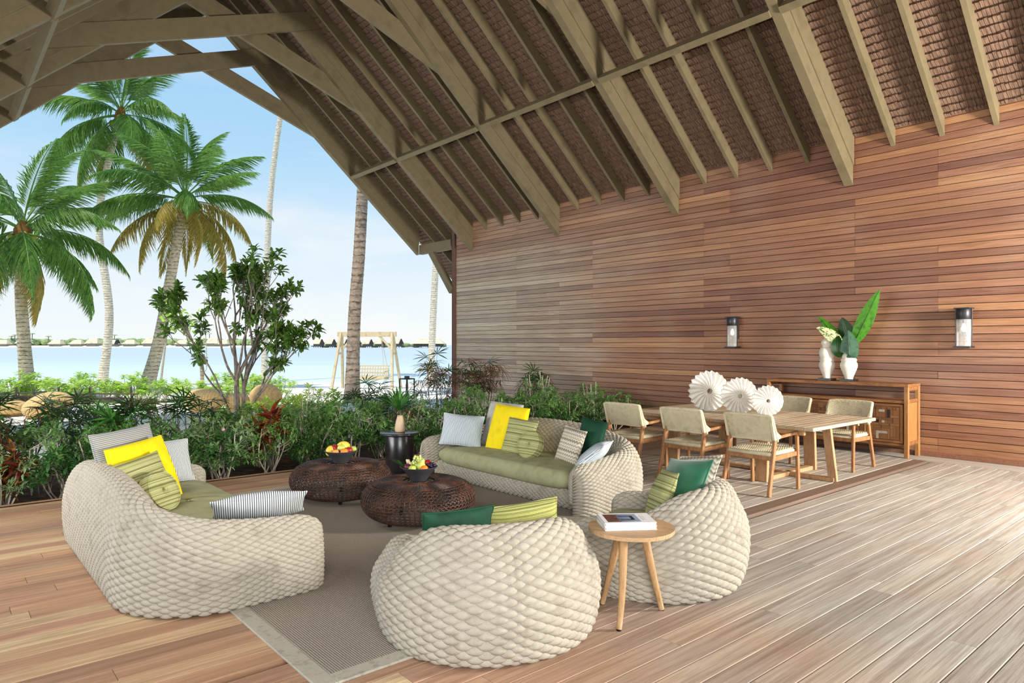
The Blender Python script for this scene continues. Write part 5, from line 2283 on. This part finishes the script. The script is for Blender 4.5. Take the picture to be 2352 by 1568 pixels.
def trunk(pts, r0, r1, step=.13, flare=1.35):
    c = spline(pts, 60)
    s = np.concatenate(([0], np.cumsum(np.linalg.norm(np.diff(c, axis=0), axis=1))))
    n = int(s[-1] / step)
    qs, rs = [], []
    g = np.random.default_rng(int(abs(pts[0][0]) * 100) % 1000)
    for k in range(n):
        a = k * step
        base = r0 + (r1 - r0) * (a / s[-1]) + (flare - 1) * r0 * math.exp(-a / .5)
        j = g.uniform(.6, 1.2)
        for f, m in ((0.0, 1.0 + .045 * j), (.12, .985), (.85, 1.0)):
            qs.append(a + f * step)
            rs.append(base * m)
    P = np.stack([np.interp(qs, s, c[:, i]) for i in range(3)], 1)
    return MB().tube(P, np.array(rs), 14, False)


def frond_mesh(seed, L=3.4, droop=.9, nl=58, leaf=.78, hang=.5, mat=M_FROND):
    """pinnate frond starting at origin along +X, curving down; local z up"""
    g = np.random.default_rng(seed)
    q = np.linspace(0, 1, 22)
    x = L * (q - .12 * droop * q ** 3)
    z = L * (.10 * q - .42 * droop * q ** 2.4)
    y = .05 * L * g.uniform(-1, 1) * q ** 2
    P = np.stack([x, y, z], 1)
    mb = MB()
    mb.tube(P, np.linspace(.030, .005, 22) * (L / 3.4), 5, False)
    T = np.gradient(P, axis=0)
    T /= np.linalg.norm(T, axis=1)[:, None]
    tm = leaf_template(4, .10, .30, 'lance')
    O, D, LL, WW = [], [], [], []
    for k in range(nl):
        f = .16 + .84 * (k + .5) / nl
        i = min(20, int(f * 21))
        u = f * 21 - i
        p = P[i] * (1 - u) + P[i + 1] * u
        t = T[i]
        prof = (math.sin(min(1, (f - .10) / .9) ** .62 * PI) ** .6) if f < .98 else .2
        prof = max(prof, .25)
        for s in (-1, 1):
            side = np.array([-t[1], t[0], 0]) * s
            d = t * (.55 + .5 * f) + side * .85 + np.array([0, 0, -hang * g.uniform(.5, 1.3)])
            O.append(p)
            D.append(d)
            LL.append(leaf * prof * g.uniform(.85, 1.1))
            WW.append(.026 * g.uniform(.8, 1.2) * (L / 3.4))
    leaves(mb, tm, O, D, np.array(LL), np.array(WW), g.uniform(-.4, .4, len(O)))
    me = mb.mesh('frond', True)
    me.materials.append(mat)
    return me


FR_UP = [frond_mesh(1, 3.5, .55, 86, .95, .25), frond_mesh(2, 3.4, .85, 86, .95, .45)]
FR_MID = [frond_mesh(3, 3.6, 1.05, 88, 1.0, .8), frond_mesh(4, 3.5, 1.35, 88, 1.0, 1.0)]
FR_LOW = [frond_mesh(5, 3.3, 1.0, 70, .9, 1.0, M_FRONDY), frond_mesh(6, 3.3, 1.35, 70, .9, 1.1, M_FRONDY)]


def palm(label, pts, r0, r1, crown, tmat, nf=20, fl=1.0, seed=1, husk=True, low=.35, coco=True, step=.13):
    g = random.Random(seed)
    base = pts[0]
    t = thing('coconut_palm', label, 'palm tree', tuple(base), 0)
    rel_ = [tuple(np.array(p) - np.array(base)) for p in pts]
    trunk(rel_, r0, r1, step).build('trunk', tmat, t, True)
    c = np.array(rel_[-1])
    if crown:
        ax = np.array(rel_[-1]) - np.array(rel_[-2])
        ax /= np.linalg.norm(ax)
        if husk:
            mb = MB()
            mb.tube([c - ax * .35, c - ax * .1, c + ax * .25, c + ax * .55], [r1 * 1.05, r1 * 1.6, r1 * 1.7, r1 * .6], 12)
            mb.build('crown_husk', M_HUSK, t, True)
        for k in range(nf):
            f = k / (nf - 1)
            az = k * 2.39996 + g.uniform(-.25, .25)
            el = 1.30 - (1.30 + .75) * f ** .9 + g.uniform(-.12, .12)
            src = g.choice(FR_UP if f < .38 else (FR_MID if f < 1 - low else FR_LOW))
            o = put('frond', src, None, t, tuple(c + ax * (.40 - .35 * f)))
            o.rotation_euler = Euler((g.uniform(-.25, .25), -el, az), 'XYZ')
            s = fl * g.uniform(.88, 1.08)
            o.scale = (s, s, s)
        if coco:
            for k in range(9):
                a = g.uniform(0, 6.28)
                MB().ball((c[0] + .30 * math.cos(a), c[1] + .30 * math.sin(a), c[2] - .05 + g.uniform(-.2, .15)), .11, 10, 8, (1, 1, 1.2)).build('coconut', M_COCO, t, True)
    return t


B = beach
palm('coconut palm at the left edge with a stout ringed trunk and full green crown',
     [B(-16.3, 23, GZ), B(-16.45, 23, 1.8), B(-16.55, 23, 3.4), B(-16.5, 23, 5.2)], .215, .15, True, M_TRUNK, 25, 1.06, 3, True, .10)
palm('tallest coconut palm with a thin curved trunk reaching behind the roof beams',
     [B(-18.0, 30, GZ), B(-17.7, 30, 3.0), B(-18.15, 30, 6.6), B(-17.9, 30, 8.8), B(-17.25, 30, 11.5)], .18, .125, True, M_TRUNKW, 23, 1.16, 8, True, .06)
palm('coconut palm leaning right with hanging yellowed fronds, behind the small tree',
     [B(-13.95, 26, GZ), B(-13.45, 26, 1.7), B(-12.95, 26, 4.4), B(-12.5, 26, 6.9)], .235, .155, True, M_TRUNK, 28, 1.0, 21, True, .34)
palm('distant coconut palm with a thin pale trunk rising left of the open gable edge',
     [B(-14.5, 40, GZ - .4), B(-14.4, 40, 5), B(-14.1, 40, 10.8), B(-13.3, 40, 16.5), B(-12.2, 40, 21.5)], .19, .14, True, M_TRUNKW, 14, 1.1, 5, False, .2, False, .2)
palm('coconut palm with a dark thick ringed trunk in front of the white swing',
     [B(-4.92, 21, GZ), B(-4.85, 21, 2.4), B(-4.70, 21, 4.4), B(-4.55, 21, 7.2), B(-4.3, 21, 12.2)], .205, .145, True, M_TRUNKD, 14, 1.0, 6, False, .2, False, .17)
palm('distant coconut palm with a mottled pale trunk beside the corner of the timber wall',
     [B(-3.95, 33, GZ - .3), B(-3.75, 33, 4.2), B(-3.55, 33, 7.5), B(-3.2, 33, 14.0)], .165, .14, True, M_TRUNKW, 14, 1.0, 7, False, .2, False, .2)

# ---------- sapling, dead post, bright beach shrubs, twig hurdle
g = np.random.default_rng(77)
sp_b = B(-12.4, 24, GZ)
t = thing('sapling', 'slim sapling with a tuft of light green leaves beside the leaning palm', 'tree', tuple(sp_b))
pts = [(0, 0, 0), tuple(B(.15, 0, 1.2)), tuple(B(.30, 0, 2.4)), tuple(B(.35, 0, 3.3))]
MB().tube(spline(pts, 14), np.linspace(.045, .018, 14), 6).build('trunk', M_BARKP, t, True)
mb = MB()
O = np.concatenate([np.array(B(.55, 0, 2.75)) + g.normal(0, .22, (90, 3)), np.array(B(.4, 0, 3.3)) + g.normal(0, .12, (30, 3)), np.array(B(.95, 0, 2.5)) + g.normal(0, .18, (50, 3))])
leaves(mb, leaf_template(3, .2, .2, 'ovate'), O, g.normal(0, 1, (len(O), 3)) + np.array([0, 0, -.2]), .20, .13, g.uniform(-1, 1, len(O)))
mb.build('foliage', M_LEAFB, t, True)
MB().tube(spline([B(.15, 0, 1.9), B(.5, 0, 2.35), B(1.05, 0, 2.5)], 8), .012, 5).build('branch', M_BARKP, t, True)

t = thing('timber_post', 'weathered brown post with a thin bent stem beside it, by the bright beach shrubs', 'post', tuple(B(-10.9, 24, GZ)))
MB().tube([(0, 0, 0), tuple(B(.01, 0, .6)), tuple(B(-.02, 0, 1.2))], [.075, .065, .06], 9).build('post_body', M_TRUNK, t, True)
MB().tube(spline([B(.05, 0, .7), B(.17, 0, .95), B(.14, 0, 1.9), B(.08, 0, 3.3)], 14), .014, 5).build('thin_stem', M_BARKP, t, True)

scae = []
for s in (91, 92, 93):
    g = np.random.default_rng(s)
    st, fo = MB(), MB()
    tm = leaf_template(3, .12, .12, 'obovate')
    O, D = [], []
    for k in range(26):
        a, r = g.uniform(0, 6.28), g.random() ** .5 * .75
        tip = np.array([r * math.cos(a), r * math.sin(a), g.uniform(.35, 1.0) * (1.1 - .5 * r)])
        st.tube(spline([(r * .4 * math.cos(a), r * .4 * math.sin(a), -.05), tip * np.array([.8, .8, .5]), tip], 6), np.linspace(.014, .008, 6), 5, False)
        for q in range(16):
            b = q * 2.4
            O.append(tip + np.array([0, 0, -.01 * (q // 5)]))
            D.append((math.cos(b), math.sin(b), .75 - .07 * q + g.uniform(-.1, .1)))
    L = g.uniform(.15, .23, len(O))
    leaves(fo, tm, O, D, L, L * .46)
    scae.append((st.mesh('stem', True), fo.mesh('foliage', True)))
rg = random.Random(4)
LS = 'bright lime-green rosette shrub on the sand beyond the hedge, %s from the left'
for k in range(18):
    px = -18.5 + k * .62 + rg.uniform(-.15, .15)
    d = 20.8 + rg.uniform(-.7, 1.3)
    r = px * d / 22.5
    s = rg.uniform(.72, .98)
    plant('beach_shrub', LS % nth('s'), scae[k % 3], (M_BARKP, M_LEAFB), tuple(B(r, d, GZ - .05)), rg.uniform(0, 6), (s, s, s * rg.uniform(.8, 1.08)), 'bright beach shrubs on the sand')
LS2 = 'tall bright green rosette shrub at the hedge back, %s from the left'
for k, (x, y, s) in enumerate(((3.3, 10.8, .75), (4.0, 10.7, .85), (4.75, 11.2, .95), (5.35, 11.6, .95))):
    plant('beach_shrub', LS2 % nth('t'), scae[(k + 1) % 3], (M_BARKP, M_LEAFB), (x, y, GZ + .02), k * 1.3, (s * .62, s * .62, s * 1.05), 'bright shrubs at the back of the hedge')

M_TWIG = simple('dark_driftwood', ['4a4038', '5f554b', '352d27'], 9, .9, .1, .4)
t = thing('twig_hurdle', 'low dark fence of stacked driftwood sticks below the bright beach shrubs', 'fence', tuple(B(-14.2, 19.6, GZ)), BYAW)
rg = random.Random(9)
for k in range(22):
    z = .05 + .36 * (k % 8) / 8 + rg.uniform(-.02, .02)
    x0 = -3.2 + (k % 5) * 1.1 + rg.uniform(-.3, .3)
    MB().tube([(x0, rg.uniform(-.1, .1), z), (x0 + .9, rg.uniform(-.08, .08), z + rg.uniform(-.02, .03)), (x0 + 2.1, rg.uniform(-.1, .1), z + rg.uniform(-.04, .04))], .022, 6).build('stick', M_TWIG, t, True)
for k in range(7):
    MB().tube([(-3.1 + k * 1.05, .13 * (-1) ** k, -.1), (-3.1 + k * 1.05, .12 * (-1) ** k, .52)], .026, 6).build('stake', M_TWIG, t, True)

# ---------- woven egg loungers
def egg_material():
    t = NT('honey_wicker')
    v = t.vec((1, 1, 1), rand=False)
    w = t.n('TexWave', wave_type='BANDS', bands_direction='Z', i_Scale=9.0, i_Distortion=.3)
    w2 = t.n('TexWave', wave_type='BANDS', bands_direction='X', i_Scale=5.0, i_Distortion=.3)
    t.l(v, w.inputs['Vector'])
    t.l(v, w2.inputs['Vector'])
    n = t.noise(v, 18, 3)
    c = t.ramp(n, ['dcb678', 'e8c88e', 'cfa566'], .3, .7)
    m = t.math('MULTIPLY', w.outputs['Fac'], w2.outputs['Fac'])
    c = t.mix(t.maprange(m, 0, .35, .35, 0), c, '7a5728')
    t.bump(m, .5, .01)
    return t.fin(c, .6, .25)


M_EGG = egg_material()


def egg(label, loc, yaw, lx, ly, h, lean=.0, peak=.0):
    """rounded wicker cocoon: a closed shell with a deep scooped opening on local +Y"""
    t = thing('egg_lounger', label, 'lounge chair', loc, yaw)
    nu, nv = 48, 28
    u = np.linspace(0, 2 * PI, nu, endpoint=False)
    v = np.linspace(-PI / 2, PI / 2, nv)
    U, V = np.meshgrid(u, v, indexing='ij')
    r = np.cos(V) ** .75
    X = lx / 2 * r * np.cos(U) * (1 - peak * .5 * (np.sin(V) > 0) * np.sin(V))
    Y = ly / 2 * r * np.sin(U)
    Z = h / 2 * (1 + np.sign(np.sin(V)) * np.abs(np.sin(V)) ** .9)
    X = X + lean * Z
    scoop = np.exp(-((np.sin(U) - 1) / .5) ** 2) * np.clip((Z / h - .35) / .65, 0, 1)
    Y = Y - scoop * ly * .42
    Z = Z - scoop * h * .28
    MB().grid(np.stack([X, Y, Z], -1), True).build('wicker_shell', M_EGG, t, True)
    a = np.linspace(0, 2 * PI, 40, endpoint=False)
    MB().tube(np.stack([lx * .30 * np.cos(a), ly * .30 * np.sin(a), np.full(40, .02)], 1), .03, 6, False, True).build('base_ring', M_EGG, t, True)
    return t


egg('honey wicker egg lounger with a tall pointed back, left of the others', tuple(B(-11.35, 16.5, GZ - .02)), BYAW + .3, 1.05, .95, .62, .42, .5)
egg('rounded honey wicker egg lounger seen from behind below the leaning palm', tuple(B(-8.10, 18.0, GZ - .02)), BYAW, 1.0, .95, .60)
egg('smaller honey wicker lounger tucked against the rounded egg lounger', tuple(B(-7.42, 18.4, GZ - .02)), BYAW + .6, .66, .7, .46)
egg('honey wicker egg lounger partly hidden behind the trunk of the small tree', tuple(B(-7.0, 19.3, GZ - .02)), BYAW - .5, .95, .9, .66, .25, .3)
egg('honey wicker lounger at the left edge, low behind the hedge', tuple(B(-12.6, 17.0, GZ - .02)), BYAW, 1.1, .9, .40)

# ---------- white swing seat
M_SWING = simple('bleached_white_timber', ['c8b490', 'd2c09e', 'bda880'], 6, .6, .3, .1)
M_ROPEL = simple('swing_rope', ['b9ad98', 'cbc0ac'], 30, .9, .1, .2)
sw = thing('garden_swing', 'bleached white timber swing seat on an A-frame at the water edge', 'swing', tuple(B(-5.85, 27.5, -.22)), BYAW - .12)
HW = 1.08
zt = 2.22
MB().beam((-HW - .14, 0, zt), (HW + .14, 0, zt), .12, .20, b=.01).build('top_beam', M_SWING, sw)
for s in (-1, 1):
    for q in (-1, 1):
        MB().beam((s * HW + s * .16, q * .62, 0), (s * (HW - .02), q * .05, zt + .06), .09, .12, up=(0, 1, 0), b=.008).build('leg', M_SWING, sw)
    MB().beam((s * (HW + .02), -.26, 1.45), (s * (HW + .02), .26, 1.45), .07, .09, b=.006).build('leg_tie', M_SWING, sw)
    MB().beam((s * (HW - .05), 0, 1.62), (s * (HW - .55), 0, zt - .08), .07, .09, up=(0, 1, 0), b=.006).build('knee_brace', M_SWING, sw)
bench = MB()
for k in range(7):
    bench.box((0, -.26 + k * .085, .50), (1.62, .07, .03), .004)
bench.build('bench_seat', M_SWING, sw)
for q in (-.28, .32):
    MB().beam((-.81, q, .45), (.81, q, .45), .04, .10).build('bench_rail', M_SWING, sw)
for k in range(15):
    x = -.77 + k * .11
    MB().beam((x, .33, .46), (x, .45, .94), .035, .02, up=(0, 1, 0)).build('back_slat', M_SWING, sw)
for f in (.12, .42, .72, .98):
    MB().beam((-.81, .33 + .12 * f, .46 + .48 * f), (.81, .33 + .12 * f, .46 + .48 * f), .02, .045).build('back_rail', M_SWING, sw)
for s in (-1, 1):
    MB().beam((s * .80, -.28, .72), (s * .80, .38, .74), .06, .035).build('bench_arm', M_SWING, sw)
    MB().beam((s * .80, -.26, .46), (s * .80, -.26, .72), .05, .04).build('arm_post', M_SWING, sw)
    for q in (-.26, .38):
        MB().tube([(s * .82, q, .48), (s * .60, 0, zt - .1)], .010, 5).build('hanging_rope', M_ROPEL, sw, True)

# ---------- black garden lantern
M_IRON = simple('black_iron', ['17171a', '222226'], 8, .5, .4, .1)
gl = thing('garden_lantern', 'black open-framed garden lantern among the palms left of the corner post', 'lantern', (6.42, 10.35, GZ), .2)
MB().box((0, 0, .40), (.05, .05, .80), .004).build('post', M_IRON, gl)
MB().box((0, 0, .80), (.20, .20, .02), .003).build('base_plate', M_IRON, gl)
MB().box((0, 0, 1.14), (.20, .20, .02), .003).build('top_plate', M_IRON, gl)
for sx in (-1, 1):
    for sy in (-1, 1):
        MB().box((sx * .09, sy * .09, .97), (.018, .018, .34), .001).build('bar', M_IRON, gl)
MB().lathe([(.002, .81), (.03, .81), (.032, .88), (.022, .94), (.024, 1.03), (.012, 1.10), (.002, 1.10)], 12).build('lamp', M_IRON, gl, True)
MB().box((0, 0, 1.17), (.07, .07, .04), .006).build('finial', M_IRON, gl)

# ---------- far shore across the lagoon
M_FTHATCH = simple('far_thatch', ['cbbd9f', 'd8ccb2', 'bcae92'], .6, .95, .05, 0)
M_FWALL = simple('far_timber_wall', ['8d8478', 'a39a8c', '777067'], .8, .9, .1, 0)
M_FDARK = simple('far_gable_dark', ['3f3a3c', '4c4648'], .8, .9, .1, 0)
M_FTREE = simple('far_foliage', ['8fa06a', 'a5b382', '7a8c5a', 'b6b98e'], .35, .95, .05, 0)
M_FSAND = simple('far_sand', ['efe8d8', 'f5efe2'], .5, .95, .05, 0)


def island(name, r0, r1, d):
    n = 60
    r = np.linspace(r0, r1, n)
    mb = MB()
    P = np.stack([np.stack([.7597 * r + FX * q, -.6502 * r + FY * q, np.full(n, z)], 1) for q, z in ((d - 9, -.75), (d - 5, .5), (d + 30, .8))], 1)
    o = mb.grid(P).build(name, M_FSAND)
    o['kind'] = 'structure'


island('far_shore', -430, -160, 480)


def villa(label, r, d, w, h, gable, group, stilts):
    t = thing('thatched_villa', label, 'house', tuple(B(r, d, -.6)), BYAW + (0 if gable else 0), group)
    zb = 1.0 if stilts else 1.0
    MB().box((0, 0, zb + h * .18), (w * .86, w * .5, h * .36)).build('wall', M_FWALL, t)
    # hipped thatch with a ridge
    hw, hd, rl = w / 2, w * .36, w * .28
    z0, z1 = zb + h * .30, zb + h
    V = [(-hw, -hd, z0), (hw, -hd, z0), (hw, hd, z0), (-hw, hd, z0), (-rl, 0, z1), (rl, 0, z1)]
    MB().add(V, [np.array([[0, 1, 5, 4], [2, 3, 4, 5]]), np.array([[1, 2, 5], [3, 0, 4]]), np.array([[3, 2, 1, 0]])]).build('roof', M_FTHATCH, t)
    if gable:
        x = w * .36
        Vg = [(x - h * .30, -hd - .3, z0 - .2), (x + h * .30, -hd - .3, z0 - .2), (x, -hd - .3, z1 - h * .02), (x - h * .30, hd * .3, z0 - .2), (x + h * .30, hd * .3, z0 - .2), (x, 0, z1 - h * .02)]
        MB().add(Vg, [np.array([[0, 1, 2]]), np.array([[1, 4, 5, 2], [0, 2, 5, 3]])]).build('gable', M_FDARK, t)
    if stilts:
        for k in range(5):
            MB().box((-hw * .8 + k * hw * .4, -w * .2, zb / 2 - .4), (.3, .3, zb + .8)).build('stilt', M_FDARK, t)
        MB().box((0, -w * .25, zb - .1), (w * 1.05, w * .7, .5)).build('platform', M_FDARK, t)
    return t


LV = 'thatched water villa with dark gable across the lagoon, %s from the left'
for k, (px_, w, h) in enumerate(((732, 6.9, 4.4), (760, 6.9, 4.4), (789, 6.9, 4.4), (817, 6.9, 4.4), (845, 6.9, 4.4), (873, 6.9, 4.4), (912, 8.2, 4.8))):
    d = 440
    villa(LV % nth('v'), (px_ - 1176) / 1568 * d, d, w, h, True, 'water villas across the lagoon', True)
villa('long low thatched water pavilion on the far shore beside the timber wall', (985 - 1176) / 1568 * 430, 430, 21, 4.8, False, None, True)
LV2 = 'pale thatched beach house among trees on the far shore, %s from the left'
for k, px_ in enumerate((8, 55, 130, 178, 215, 262, 300, 345, 420, 452, 490, 512)):
    d = 476
    villa(LV2 % nth('w'), (px_ - 1176) / 1568 * d, d, 9.2, 4.2 + 1.4 * (k % 3 == 1), k % 4 == 1, 'beach houses on the far left shore', False)

g = np.random.default_rng(5)
mb = MB()
for k in range(420):
    r = g.uniform(-400, -172)
    d = 492 + g.uniform(-3, 16)
    s = g.uniform(1.4, 3.4)
    if r > -190:
        s *= .6
    mb.ball(tuple(B(r, d, .8 + s * .75)), s * .8, 7, 5, (1.25, 1.25, g.uniform(.7, 1.2)))
mb.build('far_treeline', M_FTREE)['kind'] = 'stuff'
mb = MB()
for k in range(46):
    mb.ball(tuple(B(g.uniform(-128, -45), 452 + g.uniform(0, 8), 1.0)), g.uniform(1.2, 2.2), 7, 5, (1.4, 1.2, .9))
mb.build('far_waterside_shrubs', M_FTREE)['kind'] = 'stuff'
for k, px_ in enumerate((25, 33, 73, 110, 262, 480)):
    d = 488
    t = thing('distant_palm', 'tiny palm above the treeline of the far left shore, %s from the left' % nth('q'), 'palm tree', tuple(B((px_ - 1176) / 1568 * d, d, 0)), 0, 'palms on the far left shore')
    hh = 7.2 + (k % 3)
    MB().tube([(0, 0, 0), (.4, 0, hh)], .25, 5).build('trunk', M_BARKG, t)
    mb = MB()
    for q in range(10):
        a = q * .63
        blade(mb, (.4, 0, hh), (math.cos(a), math.sin(a), .5), 2.6, .8, .7, 5)
    mb.build('fronds', M_FTREE, t)
